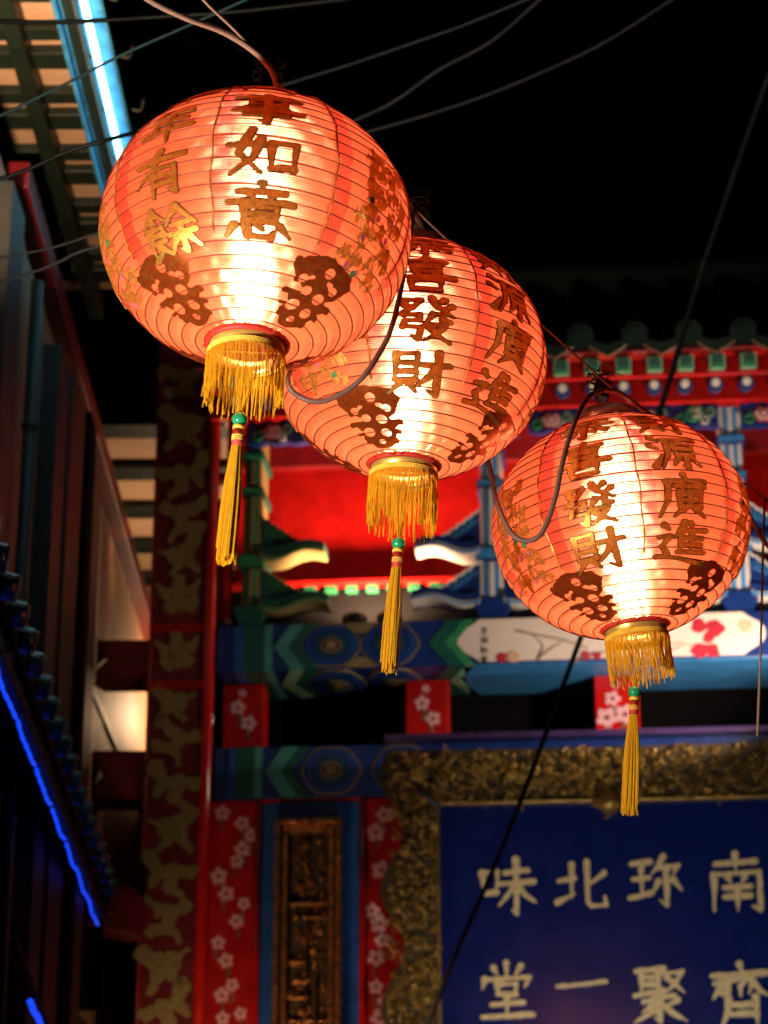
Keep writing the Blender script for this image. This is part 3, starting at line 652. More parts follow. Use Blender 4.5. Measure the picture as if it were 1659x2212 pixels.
for (a, b, m) in ((495, 508, 'blue'), (510, 550, 'dkgreen'), (550, 566, 'teal')): strip(LB, 'painted_stripe', m, lx(a), lx(b), z_l0+.002, z_l1-.014, dL)
chev(LB, 'teal', lx(572), lx(606)-lx(572), .08, dL, z_l0+.002, z_l1-.014, .005); chev(LB, 'dkgreen', lx(606), lx(630)-lx(606), .08, dL, z_l0+.002, z_l1-.014, .004)
zc = (z_l0+z_l1-.012)/2; R2 = (z_l1-.012-z_l0)/2
roundel(LB, onbeam(lx(716), zc, 1.18, 1., dL, z_l0+.003, z_l1-.015), R2*.98); roundel(LB, onbeam(lx(868), zc, 1.18, 1., dL, z_l0+.003, z_l1-.015), R2*.98)
q = MB(); q.box(lx(832), xb1, -.10, dL, z_l1-.016, z_l1+.012); q.build('neon_sheen_ledge', 'purple', GATE, bevel=.006)  # neon reflection painted in as the ledge's purple
# --- lower wall: plum strips, red beads, blue panel with gilt carving
zlo = 2.2
def wallx(px, d=0.): return FX(px, 1850, d)
q = MB(); q.box(wallx(430), xb1, .012, .10, zlo, z_l0-.001); q.build('back_board', 'darkred', GATE)
for k, (a, b) in enumerate(((442, 553), (782, 905))):
    q = MB(); q.box(wallx(a), wallx(b), 0, .011, zlo, z_l0-.006); ST = q.build('plum_strip', 'red', GATE, bevel=.003)
    pts = ([(482, 1756), (523, 1779), (541, 1805), (512, 1860), (523, 1835), (474, 1893), (487, 1931), (526, 1952), (512, 1990), (470, 2037), (490, 2075), (500, 2128), (478, 2150), (520, 2190), (480, 2200)] if k == 0 else
           [(832, 1760), (812, 1798), (826, 1880), (805, 1968), (822, 1995), (828, 2032), (812, 2070), (812, 2132), (835, 2165), (820, 2200)])
    spray(ST, 0, [FP(x, y, 0.) for x, y in pts], 0., .036 if k == 0 else .040)
for px in (557, 784):
    q = MB(); q.tube([(wallx(px), -.006, zlo), (wallx(px), -.006, z_l0-.006)], .016, 10); q.build('red_bead', 'redgloss', GATE, smooth=True)
q = MB(); q.box(wallx(566), wallx(778), -.004, .011, zlo, FZ(1733, 0, 670)); q.build('blue_panel', 'blue', GATE, bevel=.003)
q = MB(); q.box(wallx(548), wallx(790), -.010, .009, FZ(1731, 0, 670), FZ(1723, 0, 670)-.004); q.build('red_rail', 'redgloss', GATE, bevel=.004)
gx0, gx1, gz1 = wallx(597), wallx(742), FZ(1771, -.03, 670)
CP = thing('gilt_wall_carving', 'tall narrow gilt openwork carving framed on a blue panel', 'carving', O, (0, 0, -TH))
def frame(q, x0, x1, z0, z1, w_, y0, y1):
    q.box(x0, x0+w_, y0, y1, z0, z1); q.box(x1-w_, x1, y0, y1, z0, z1); q.box(x0+w_, x1-w_, y0, y1, z1-w_, z1)
q = MB(); frame(q, gx0, gx1, zlo, gz1, .028, -.075, -.006); q.build('outer_frame', 'copper', CP, bevel=.008)
q = MB(); frame(q, gx0+.034, gx1-.034, zlo, gz1-.034, .026, -.058, -.006); q.build('inner_frame', 'copper', CP, bevel=.006)
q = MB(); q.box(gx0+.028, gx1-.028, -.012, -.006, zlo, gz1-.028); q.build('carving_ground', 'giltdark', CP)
ix0, ix1, iz1 = gx0+.064, gx1-.064, gz1-.066
def scroll(q, c, r, turns, a0, dr, y, y2, n=5, rad=None):
    k = int(turns*11); pts = []
    for i in range(k+1):
        t = i/k; a = a0+dr*turns*2*pi*t; rr = r*(1-.82*t); pts.append((c[0]+rr*math.cos(a), y+(y2-y)*t, c[1]+rr*math.sin(a)))
    q.tube(pts, rad or r*.20, n, (rad or r*.20)*.6)
q = MB(); W_ = ix1-ix0
for (fx, fz, ww, hh) in ((0, .30, 1., .012), (.35, .36, .65, .012), (0, .55, .45, .010), (.45, .36, .02, .34), (0, .70, .55, .012), (.5, .70, .014, .05), (0, .80, 1., .010), (.55, .86, .45, .010), (.5, .96, .5, .01), (0, 1.02, .6, .01), (.2, .95, .02, .2), (.7, .62, .02, .2)):
    if hh > .1: q.box(ix0+W_*fx, ix0+W_*(fx+ww*.9), -.052, -.012, iz1-fz*1.0-hh, iz1-fz*1.0)
    else: q.box(ix0+W_*fx, ix0+W_*min(1, fx+ww), -.050, -.012, iz1-fz-hh, iz1-fz)
q.build('fretwork', 'copper', CP, bevel=.003)
q = MB()
for i in range(150):
    c = (random.uniform(ix0+.012, ix1-.012), random.uniform(zlo+.3, iz1-.012)); r = random.uniform(.010, .026)
    if random.random() < .6: scroll(q, c, r, random.uniform(.7, 1.5), random.uniform(0, 6.3), random.choice((-1, 1)), -.018, random.uniform(-.055, -.03), 5)
    else: q.ball((c[0], random.uniform(-.035, -.015), c[1]), r*.6, 7, 5, random.uniform(.7, 1.8))
cv = q.build('leaf_relief', 'copper', CP, smooth=True); cv['kind'] = 'stuff'
# --- bracket zone above the beam: red back board, ledge, green blocks
dR = .42; zr0, zr1 = FZ(1232, dR), FZ(1012, dR)
q = MB(); q.box(xb0, xb1, dR, dR+.05, zr0-.25, zr1+.50); q.build('red_back_board', 'red', GATE)
q = MB(); q.box(xb0, xb1, dR-.06, dR+.001, zr1, zr1+.20); q.build('shaded_rail', 'darkred', GATE, bevel=.006)  # dark red carries the shadow band over the red board
dG = .30; zg = FZ(1258, dG); q = MB(); q.box(xb0, xb1, dG, dR-.001, zg, zg+.022); LG = q.build('red_ledge', 'red', GATE, bevel=.003)
q = MB(); q.box(0, .055, dG+.012, dG+.06, zg-.032, zg-.001); blk = None
for i in range(26):
    x = FX(668, 1266, dG)+i*.0985
    if blk is None: q = MB(); q.box(-.028, .028, 0, .05, -.034, -.001); blk = q.build('green_block', 'blockgreen', LG, bevel=.003); blk.location = (x, dG+.012, zg)
    elif x < xb1-.05: linked(blk, LG, (x, dG+.012, zg))
q = MB(); q.box(xb0, xb1, dG+.07, dG+.10, zt+.002, zg-.002); q.build('recess_shade_board', 'black', GATE)  # shade below the ledge, put in as a black board
# striped bracket posts with cloud arms
def bracket(px, scheme, arms, wpx=25):
    a, b, c_ = scheme; B_ = bpy.data.objects.new('bracket_set', None); col.objects.link(B_); B_.parent = GATE
    x = FX(px, 1200, .0); hw = wpx*.0021; segs = ((1302, 1218, 1.0), (1190, 1060, .92), (1045, 985, .9), (968, 905, .95))
    for (ya, yb, k) in segs:
        z0_, z1_ = FZ(ya, 0.), FZ(yb, 0.); q = MB()
        q.cur = 0; q.box(x-hw*k, x+hw*k, .0, .22, z0_, z1_)
        q.cur = 1; q.box(x-hw*k*.62, x+hw*k*.62, -.006, .001, z0_+.004, z1_-.004)
        q.cur = 0; q.box(x-hw*k*.20, x+hw*k*.20, -.011, -.0055, z0_+.008, z1_-.008)
        
        q.build('striped_block', [a, b, c_], B_, bevel=.002)
    for (ya, yb, k) in ((1218, 1190, 1.35), (1060, 1045, 1.2), (985, 968, 1.2)):
        z0_, z1_ = FZ(ya, 0.), FZ(yb, 0.); q = MB(); q.cur = 0; q.box(x-hw*k, x+hw*k, -.02, .24, z0_+.001, z1_-.001)
        q.cur = 1; q.box(x-hw*k*.92, x+hw*k*.92, -.025, -.019, z0_+.006, z1_-.006); q.build('bearing_block', [c_, b], B_, bevel=.002)
    z0_, z1_ = zt+.002, FZ(1302, 0.); q = MB()
    q.cur = 0; q.prism([(x-hw*1.1, z0_), (x+hw*1.1, z0_), (x+hw*1.7, z1_-.02), (x+hw*1.6, z1_-.001), (x-hw*1.6, z1_-.001), (x-hw*1.7, z1_-.02)], -.03, .25)
    q.build('cup_block', [c_], B_, bevel=.004)
    for s_, ty in arms:
        for (yy, ln) in ((1200, 140), (1312, 150)):
            zc_ = FZ(yy, 0.); x0_ = x+s_*hw*1.0; l = ln*.0021; m_ = 26
            base = []
            for i in range(m_+1):
                t = i/m_; base.append((x0_+s_*l*t, zc_+.018*math.sin(t*2*pi+3.4)+.022*t*t))
            q = MB()
            for k, (o0, o1, mi, yf) in enumerate(((0, .008, 0, -.03), (.008, .020, 1, -.034), (.020, .028, 0, -.03), (.028, .066, 2, -.024))):
                up = [(p[0], p[1]+o1*(1-.25*i/m_)) for i, p in enumerate(base)]; dn = [(p[0], p[1]+o0*(1-.25*i/m_)) for i, p in enumerate(base)]
                q.cur = mi
                for i in range(m_):
                    q.prism([dn[i], dn[i+1], up[i+1], up[i]], yf, .12)
            q.build('wave_arm', [a, b, c_], B_)
            # cloud-edged board standing on the arm
            pts = [(p[0], p[1]+.064) for p in base[:int(m_*.62)]]; top = []
            for i in range(28):
                t = i/27; xx = x0_+s_*l*.60*(1-t); top.append((xx, zc_+.075+.125*t**1.1+.012*abs(math.sin(t*5.5*pi))))
            q = MB(); q.prism(pts+top, .0, .06); q.build('cloud_board', scheme[2] if ty == 0 else 'dkgreen', B_, bevel=.004)
            q = MB(); q.tube([(x_, -.002, z_) for x_, z_ in top], .0055, 6); q.build('painted_outline', a, B_, smooth=True)
            for kk in range(5):
                tt_ = .16+kk*.17; cx_ = x0_+s_*l*.60*(1-tt_)*.8; cz_ = zc_+.078+.085*tt_; q = MB(); scroll(q, (cx_, cz_), .02, 1.3, kk, s_, -.001, -.006, 5, .0035); q.build('painted_scroll', b, B_, smooth=True)
    return B_
bracket(543, ('goldpaint', 'green', 'dkgreen'), ((1, 1),), 21)
bracket(1062, ('white', 'lightblue', 'deepblue'), ((-1, 0), (1, 0)))
bracket(1592, ('white', 'lightblue', 'deepblue'), ((-1, 0), (1, 0)))
# red rails left of the first bracket
for (ya, yb, xa, xc, d) in ((905, 985, 425, 470, .05), (1020, 1040, 430, 505, .05), (900, 1340, 490, 506, .02), (1085, 1180, 455, 490, .08), (1210, 1335, 470, 490, .06)):
    q = MB(); q.box(FX(xa, 1000, d), FX(xc, 1000, d), d, d+.06, FZ(ya, d, 480), FZ(yb, d, 480)); q.build('red_rail', 'redgloss', GATE, bevel=.004)
# --- scrolled flower boards under the rafters
def curl(q, cx, cz, r, mi, y, turns=1.6, dr=1, a0=0., rad=None):
    q.cur = mi; scroll(q, (cx, cz), r, turns, a0, dr, y, y-.012, 6, rad or r*.2)
dF = -.10
for (pa, pb, py) in ((535, 860, 925), (900, 1120, 912), (1140, 1552, 898), (1600, 1800, 888)):
    xa, za = FP(pa, py+10, dF); xc, zc2 = FP(pb, py, dF); zc2 = za = FZ(py+5, dF, (pa+pb)/2); q = MB(); l = xc-xa; n = max(2, int(l/.20))
    pts = [(xa+l*i/30, za-.045-.012*abs(math.sin(i*.8))) for i in range(31)] + [(xa+l*(1-i/30), za+.05+.014*abs(math.sin(i*.9))) for i in range(31)]
    q.cur = 3; q.prism(pts, dF, dF+.05)
    for i in range(n):
        cx = xa+l*(i+.5)/n
        if i % 2 == 0:
            for k, (r, mi) in enumerate(((.048, 1), (.036, 2), (.024, 1), (.012, 2))):
                q.cur = mi; ring = [(r*(1+.12*math.cos(6*a+k))*math.cos(a), r*.8*(1+.12*math.cos(6*a+k))*math.sin(a)) for a in [2*pi*j/30 for j in range(30)]]
                put(q, ring, [tuple(range(30))], lambda x, y, h: (cx+x, dF-h, za+y), .004*k, .006+.005*k)
        else:
            curl(q, cx, za, .045, 0, dF-.004, 1.7, 1, 0); curl(q, cx+.01, za+.005, .03, 2, dF-.010, 1.4, 1, 1.)
        curl(q, cx-.07, za-.02, .03, 0, dF-.004, 1.3, -1, 1.5); curl(q, cx+.07, za+.015, .03, 4, dF-.006, 1.3, 1, 3.); curl(q, cx+.05, za-.028, .024, 2, dF-.006, 1.3, 1, 2.)
    q.build('scrolled_flower_board', ['green', 'crimson', 'white', 'deepblue', 'jadepale'], GATE, smooth=False)
# --- rafters: round blue ends, square green ends, red boards
sp = FX(1281, 838, -.30)-FX(1215, 838, -.30); x_0 = FX(1215, 838, -.30)-11*sp; zR = FZ(840, -.30, 1300); zS = FZ(790, -.52, 1300)
rw = .034
q = MB(); ring = [(rw*math.cos(2*pi*j/20), rw*math.sin(2*pi*j/20)) for j in range(20)]; q.cur = 0; q.prism(ring, 0, .7)
q.cur = 1; q.prism([(x*.58, z*.58+.010) for x, z in ring], -.006, .001); rr0 = q.build('round_rafter', ['deepblue', 'white'], GATE, bevel=.003)
q = MB(); s_ = .034
q.cur = 0; q.box(-s_, s_, 0, .85, -s_, s_); q.cur = 1; q.box(-s_*.72, s_*.72, -.004, .001, -s_*.30, s_*.76); q.cur = 2; q.box(-s_*.80, s_*.80, -.004, .001, -s_*.86, -s_*.32); sq0 = q.build('square_rafter', ['jadepale', 'dkgreen', 'green'], GATE, bevel=.002)
for i in range(26):
    x = x_0+i*sp
    if x > 2.55: break
    for o, y, z, tilt in ((rr0, -.30, zR, -.34), (sq0, -.52, zS, -.36)):
        c = o if i == 0 else linked(o, GATE); c.location = (x, y, z); c.rotation_euler = (tilt*-1, 0, 0)
xe0 = x_0-.12
q = MB(); q.box(xe0, xb1, -.17, -.13, zR-.02, zR+.14); q.build('red_rafter_board', 'red', GATE)
q = MB(); q.box(xe0, xb1, -.40, -.37, zS-.005, zS+.075); q.build('red_eave_board', 'redgloss', GATE)
q = MB(); q.box(xe0, xb1, -.36, .40, zS+.14, zS+.155); q.build('red_soffit', 'red', GATE)
q = MB(); q.box(xe0, xb1, -.12, .50, zR+.12, zR+.135); q.build('red_soffit', 'red', GATE)
q = MB(); q.box(xe0, xb1, -.56, -.53, zS+.045, zS+.10); q.build('red_fascia', 'darkred', GATE, bevel=.004)
# --- glazed tile roof
zE = FZ(738, -.62, 1300); TS = .235; slope = math.radians(33)
RF = bpy.data.objects.new('tiled_roof', None); col.objects.link(RF); RF.parent = GATE; RF.location = (0, -.62, zE); RF.rotation_euler = (slope, 0, 0)
q = MB(); q.box(xe0, xb1, .02, 2.2, -.04, -.02); q.build('roof_deck', 'black', RF)
n_ = 14
half = lambda r, a0, a1, k: [(r*math.cos(a0+(a1-a0)*i/k), r*math.sin(a0+(a1-a0)*i/k)) for i in range(k+1)]
q = MB(); o_ = half(.055, 0, pi, n_); i_ = half(.043, 0, pi, n_)[::-1]; q.prism(o_+i_, 0, .31); ct = q.build('cover_tile', 'tile', RF)
o_ = [(x, z+.115) for x, z in half(.135, pi*1.22, pi*1.78, n_)]; i_ = [(x, z+.115) for x, z in half(.122, pi*1.22, pi*1.78, n_)][::-1]
q = MB(); q.prism(o_+i_, 0, .31); pt_ = q.build('pan_tile', 'tile', RF)
q = MB(); q.cur = 0; q.prism(half(.058, 0, 2*pi, 22)[:-1], -.02, .0); q.cur = 0; q.prism(half(.044, 0, 2*pi, 18)[:-1], -.024, -.019); q.cur = 0; q.prism(half(.03, 0, 2*pi, 14)[:-1], -.029, -.023); et = q.build('eave_disc', ['tile', 'tileedge'], RF)
q = MB(); a = half(.13, pi*1.2, pi*1.8, 12); tri = [(x, z+.115) for x, z in a] + [(.05, -.055), (0, -.085), (-.05, -.055)][::1]
q.cur = 0; q.prism([(-.105, .035), (-.06, .005), (0, -.012), (.06, .005), (.105, .035), (.095, -.004), (.05, -.035), (0, -.062), (-.05, -.035), (-.095, -.004)], -.012, .0)
q.cur = 1; q.tube([(-.095, -.010, -.006), (-.05, -.012, -.037), (0, -.012, -.064), (.05, -.012, -.037), (.095, -.010, -.006)], .005, 5); dt = q.build('drip_tile', ['tile', 'tileedge'], RF)
x_t = FX(1254, 720, -.62)-7*TS; first = {}
def tileat(o, loc):
    c = o if o.name not in first else linked(o, RF); first[o.name] = 1; c.location = loc
i = 0
while x_t+i*TS < xb1-.1:
    x = x_t+i*TS; i += 1
    tileat(et, (x, 0, .03)); tileat(dt, (x+TS/2, .0, .0))
    for k in range(5): tileat(ct, (x, .0+k*.30, .03+.003*(k % 2))); tileat(pt_, (x+TS/2, .0+k*.30, -.008+.003*(k % 2)))
q = MB(); q.box(xe0, xb1, 1.50, 1.66, -.02, .16); q.build('roof_ridge', 'tile', RF, bevel=.03)

# ================================================================== SIGNBOARD
SB = thing('signboard', 'blue lacquer signboard with eight gold characters in a carved gilt frame', 'signboard', O, (0, 0, -TH))
dS = -.16; sx0, sx1, sz1, sz0 = FX(950, 1740, dS), FX(1742, 1740, dS), FZ(1738, dS, 1300), FZ(2335, dS, 1300)
SP = bpy.data.objects.new('board_panel', None)
tl = math.radians(2.6)
def lean(o):                                                  # the board hangs with its top leaning out
    o.location = (0, dS, sz0); o.rotation_euler = (tl, 0, 0); return o
q = MB(); q.box(sx0-.02, sx1+.02, 0, .05, -.02, sz1-sz0+.02); PN = lean(q.build('panel', 'signblue', SB))
hs = (sz1-sz0)
for ch, px, py, s in (('味', 1097, 1917, 118), ('北', 1257, 1917, 108), ('珍', 1415, 1907, 112), ('南', 1590, 1910, 122), ('堂', 1095, 2142, 116), ('一', 1256, 2126, 108), ('聚', 1422, 2148, 116), ('齊', 1600, 2150, 128)):
    x, z = FP(px, py, dS-.015); q = MB(); vs, fs = glyph(ch, .047, 0., 9, .010); put(q, vs, fs, flat(x, z-sz0, s*.00214*.94, s*.00214*.94, 0.), -.001, .012); lean(q.build('gold_character', 'signgold', SB, bevel=0))
fw = .235
def wav(t, n, amp): return amp*(.5+.5*math.sin(t*n*2*pi))
# frame ground with scalloped outer edge
q = MB()
def band(q, side):
    k = 60; z0_, z1_ = -fw, hs+fw*1.02
    if side in 'lr':
        s_ = -1 if side == 'l' else 1; xi = sx0 if side == 'l' else sx1
        out_ = [(xi+s_*(fw*.86+.05*math.sin(i/k*3.3*2*pi+1.0)), z0_+(z1_-z0_)*i/k) for i in range(k+1)]
        for i in range(k):
            q.prism([(xi, out_[i][1]), (xi, out_[i+1][1]), out_[i+1], out_[i]], -.030, .03)
    else:
        zi = hs if side == 't' else 0; s_ = 1 if side == 't' else -1
        q.prism([(sx0, zi), (sx1, zi), (sx1, zi+s_*fw), (sx0, zi+s_*fw)], -.030, .03)
for s_ in 'lrtb': band(q, s_)
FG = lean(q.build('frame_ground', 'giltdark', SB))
def carve(name, gen, n):
    q = MB()
    for _ in range(n):
        x, z = gen(); r = random.uniform(.010, .027)
        k = random.random()
        if k < .62: scroll(q, (x, z), r, random.uniform(.8, 1.7), random.uniform(0, 6.3), random.choice((-1, 1)), -.030, random.uniform(-.075, -.04), 5)
        elif k < .85:
            a = random.uniform(0, 6.3); l = r*2.4; q.tube(spline([(x, -.03, z), (x+l*math.cos(a)*.5, -.06, z+l*math.sin(a)*.5+.01), (x+l*math.cos(a+.5), -.04, z+l*math.sin(a+.5))], 4), r*.26, 5, r*.08)
        else: q.ball((x, -.042, z), r*.55, 7, 5)
    o = lean(q.build(name, 'gilt', SB, smooth=True)); o['kind'] = 'stuff'
carve('frame_carving', lambda: (random.uniform(sx0-fw*.9, sx1), hs+random.uniform(.012, fw*.95)), 620)
carve('frame_carving', lambda: (sx0-random.uniform(.012, fw*.88), random.uniform(-.1, hs)), 430)
carve('frame_carving', lambda: (sx1+random.uniform(.012, fw*.85), random.uniform(-.1, hs)), 120)
carve('frame_carving', lambda: (random.uniform(sx0, sx1), -random.uniform(.012, fw*.9)), 120)
q = MB(); frame(q, sx0-.012, sx1+.012, -.012, hs+.012, .016, -.05, .03); lean(q.build('inner_bead', 'gilt', SB, bevel=.004))
q = MB()
for i in range(26):                                           # hanging carved boss at the middle of the top edge
    a = random.uniform(0, 6.3); rr = random.uniform(0, .07); scroll(q, (FX(1318, 1740, dS)+rr*math.cos(a), hs-.012+rr*.8*math.sin(a)), random.uniform(.012, .03), 1.2, a, 1, -.05, -.10, 5)
q.ball((FX(1318, 1740, dS), -.05, hs-.01), .05, 12, 8); lean(q.build('carved_boss', 'gilt', SB, smooth=True))
for s_, xx in ((1, sx0-.02), (-1, sx1+.02)):
    q = MB(); q.tube([(xx-s_*.06, -.075, hs+.055), (xx+s_*.03, -.075, hs-.02)], .014, 8); lean(q.build('corner_clasp', 'slate', SB, smooth=True))

# ================================================================== SIDE BUILDING (left)
SD = thing('side_building', 'dim timber side building on the left with rafters and plank wall', 'building')
XW = -1.27; zBm = 1.6+3.75
# sloping wall-top beam runs back along the wall
pA, pB = P(-60, 60, 8.3), None
zr = zBm
a1 = atz(100, 600, zBm); a2 = atz(308, 1322, zBm)
dirv = (a2-a1).normalized(); s0 = a1-dirv*.8; s1 = a2+dirv*1.0
def obeam(p, q_, w_, h, up=Vector((0, 0, 1))):
    m_ = MB(); d = (q_-p).normalized(); sd_ = d.cross(up).normalized()*w_/2; u_ = up*h/2
    m_.add([p-sd_-u_, p+sd_-u_, p+sd_+u_, p-sd_+u_, q_-sd_-u_, q_+sd_-u_, q_+sd_+u_, q_-sd_+u_], [(0, 3, 2, 1), (4, 5, 6, 7), (0, 1, 5, 4), (1, 2, 6, 5), (2, 3, 7, 6), (3, 0, 4, 7)])
    return m_
obeam(s0, s1, .085, .10).build('red_wall_beam', 'darkred', SD, bevel=.006)
# plank wall under the beam
yv0, yv1 = 5.4, 12.9
npl = 15; wp = (yv1-yv0)/npl
for i in range(npl):
    y0 = yv0+i*wp; xx = s0.x+(s1.x-s0.x)*(y0-s0.y)/(s1.y-s0.y)-.02
    q = MB(); q.box(-.03, 0, .003, wp-.003, 0, zBm-.06); o = q.build('wall_plank', 'planks', SD, bevel=.004); o.location = (xx-random.uniform(0, .006), y0, 0)
# posts and trims standing against the wall
for (px0, px1, py, Xp, m, top) in ((108, 150, 1700, XW+.05, 'postbrown', 5.2), (152, 168, 1700, XW+.07, 'black', 5.2), (168, 186, 1700, XW+.06, 'postbrown', 5.2), (74, 98, 1700, XW+.05, 'slate', 5.15), (-10, 22, 900, XW+.05, 'slate', 5.2)):
    p0, p1 = atx(px0, py, Xp), atx(px1, py, Xp); q = MB(); q.box(Xp-.06, Xp+.012, min(p0.y, p1.y), max(p0.y, p1.y), 0, top); q.build('wall_post', m, SD, bevel=.006)
dp = atx(60, 1100, XW+.06)
q = MB(); q.tube([(XW+.05, dp.y, 0), (XW+.05, dp.y, 5.15)], .022, 10)
for zz in (3.2, 3.9, 4.6): q.lathe([(.024, -.012), (.028, -.010), (.028, .010), (.024, .012)], 12, (XW+.05, dp.y, zz))
q.build('drain_pipe', 'slate', SD, smooth=True)
for zz in (2.9, 3.55, 4.35):
    q = MB(); q.box(XW-.045, XW-.02, 6.2, 12.6, zz, zz+.05); q.build('wall_rail', 'postbrown', SD, bevel=.004)
# upper eave: fascia edge, rafters across, boards above
zU = 1.6+3.95; e0 = atz(178, 0, zU); e1 = atz(272, 400, zU); ed = (e1-e0).normalized(); eS = e0-ed*1.2; eE = e0+ed*2.3
obeam(eS+Vector((-.03, 0, .02)), eE+Vector((-.03, 0, .02)), .05, .16).build('eave_fascia', 'rafter', SD, bevel=.006)
def edge(y, s, e): return s.x+(e.x-s.x)*(y-s.y)/(e.y-s.y)
raf = None; brd = None; y = eS.y; i = 0
while y < eE.y:
    x = edge(y, eS, eE)-.06
    if raf is None:
        q = MB(); q.box(-1.6, 0, -.05, .05, .0, .035); raf = q.build('eave_rafter', 'rafter', SD, bevel=.006)
        q = MB(); q.box(-1.6, -.001, .002, .398, .040, .052); brd = q.build('soffit_board', 'board', SD)
        q = MB(); q.box(-1.6, 0, -.035, .035, .005, .039); bat = q.build('eave_batten', 'rafter', SD, bevel=.003)
        r_, b_, t_ = raf, brd, bat
    else: r_, b_, t_ = linked(raf, SD), linked(brd, SD), linked(bat, SD)
    r_.location = (x, y, zU+.02); b_.location = (x, y-.20, zU+.02); t_.location = (x, y-.155, zU+.02)
    y += .40
pu0 = eS+Vector((-.24, 0, .02)); pu1 = eE+Vector((-.24, 0, .02)); obeam(pu0, pu1, .055, .10).build('eave_purlin', 'rafter', SD, bevel=.004)
obeam(eS+Vector((-.9, 0, .13)), eE+Vector((-.9, 0, .13)), 1.8, .06).build('upper_roof_slab', 'tile', SD)
q = MB(); tt = None; k = 0; L_ = (eE-eS).length; n = int(L_/.24)
for k in range(n):
    p = eS+ed*(k+.5)*.24
    if tt is None: m_ = MB(); m_.prism(half(.06, 0, 2*pi, 14)[:-1], -.01, .3); tt = m_.build('tile_end', 'tile', SD); o = tt
    else: o = linked(tt, SD)
    o.location = (p.x+.10, p.y, p.z+.20); o.rotation_euler = (0.3, 0, pi/2)
# far lower eave beyond the beam: heavy slats
zFar = 1.6+4.4; y = 11.2; sl = None
for i in range(9):
    xx = -1.55
    if sl is None:
        q = MB(); q.box(-1.4, .75, -.10, .10, .12, .16); sl = q.build('far_rafter', 'rafter', SD, bevel=.008); q = MB(); q.box(-1.4, .75, -.31, .31, .165, .18); sb = q.build('far_board', 'board', SD); a_, b_ = sl, sb
    else: a_, b_ = linked(sl, SD), linked(sb, SD)
    a_.location = (xx, y, zFar); b_.location = (xx, y+.31, zFar); y += .62
q = MB(); q.box(-3.2, -.9, 16.4, 16.5, 0, 7.5); q.build('end_wall', 'black', SD)
# neon tube in its blue trough, fixed to the fascia
NE = thing('neon_tube_light', 'glowing cyan neon tube in a blue metal trough along the upper left eave', 'neon light', eS)
f = lambda p: p-eS
nS, nE = e0-ed*.6, e0+ed*1.75
def off(p, dx, dz): return p-eS+Vector((dx, 0, dz))
obeam(off(nS, .005, -.035), off(nE, .005, -.035), .16, .03).build('blue_trough', 'bluemetal', NE, bevel=.004)
obeam(off(nS, .078, -.065), off(nE, .078, -.065), .012, .06).build('trough_lip', 'bluemetal', NE, bevel=.003)
obeam(off(nS, -.072, -.060), off(nE, -.072, -.060), .012, .05).build('trough_lip', 'bluemetal', NE, bevel=.003)
q = MB(); q.tube([off(nS, .022, -.075), off(nE, .022, -.075)], .011, 12); q.build('neon_tube', 'neon', NE, smooth=True)
q = MB(); q.tube([off(nS, -.015, -.062), off(nE, -.015, -.062)], .005, 8); q.build('unlit_tube', 'slate', NE, smooth=True)
for k in range(7):
    p = nS+(nE-nS)*(k+.5)/7; q = MB(); q.tube([off(p, .022, -.075), off(p, .0, -.055), off(p, -.02, -.05)], .006, 6); q.build('tube_clip', 'slate', NE)
    q = MB(); q.tube(spline([off(p, .08, -.05), off(p, .12, -.06), off(p, .13, -.02)], 4), .004, 5); q.build('loose_tie', 'slate', NE)

# ================================================================== LOW SHOP ROOF (lower left) with rope light
LR = thing('low_shop_roof', 'low dark tiled shop roof edge at lower left seen from beneath', 'roof')
zL = 1.6+1.75; g0 = atz(0, 1410, zL); g1 = atz(212, 1965, zL); gd = (g1-g0).normalized(); gS = g0-gd*1.2; gE = g1+gd*.05; gn = Vector((gd.y, -gd.x, 0))
obeam(gS+gn*.0, gE+gn*.0, .04, .07).build('eave_fascia', 'rafter', LR, bevel=.006)
Lr = (gE-gS).length; ang = math.atan2(gd.y, gd.x)-pi/2
def lr(o, t, off_, dz, rx=0): o.location = gS+gd*t+gn*off_+Vector((0, 0, dz)); o.rotation_euler = (0, 0, ang); return o
n = int(Lr/.30); rf = None
for k in range(n):
    if rf is None:
        q = MB(); q.box(-1.3, 0, -.045, .045, 0, .09); rf = q.build('eave_rafter', 'rafter', LR, bevel=.005); q = MB(); q.box(-1.3, 0, .002, .298, .10, .115); rb = q.build('soffit_board', 'board', LR); a_, b_ = rf, rb
    else: a_, b_ = linked(rf, LR), linked(rb, LR)
    lr(a_, .1+k*.30, -.02, -.01); lr(b_, .1+k*.30, -.02, -.01)
obeam(gS-gn*.20+Vector((0, 0, -.02)), gE-gn*.20+Vector((0, 0, -.02)), .05, .06).build('eave_purlin', 'rafter', LR, bevel=.004)
obeam(gS-gn*.55+Vector((0, 0, .135)), gE-gn*.55+Vector((0, 0, .135)), 1.1, .03).build('roof_slab', 'tile', LR)
obeam(gS+gn*.03+Vector((0, 0, .035)), gE+gn*.03+Vector((0, 0, .035)), .04, .03).build('tile_bed', 'tile', LR, bevel=.01)
te = None; n = int(Lr/.23)
for k in range(n):
    if te is None:
        q = MB(); q.prism([(x, z) for x, z in half(.036, 0, 2*pi, 16)[:-1]], -.045, .10); te = q.build('round_tile_end', 'tealtile', LR, bevel=.01); o = te
    else: o = linked(te, LR)
    o.location = gS+gd*(.1+k*.23)+gn*.045+Vector((0, 0, .055)); o.rotation_euler = (.25, 0, ang+pi/2)
q = MB(); q.prism([(-.16, -.06), (.10, -.10), (.17, .02), (.05, .12), (-.16, .10)], -.06, .06); o = q.build('corner_finial', 'oxblood', LR, bevel=.01); o.location = gE+gd*.08+gn*.06; o.rotation_euler = (0, 0, ang+pi/2*.3)
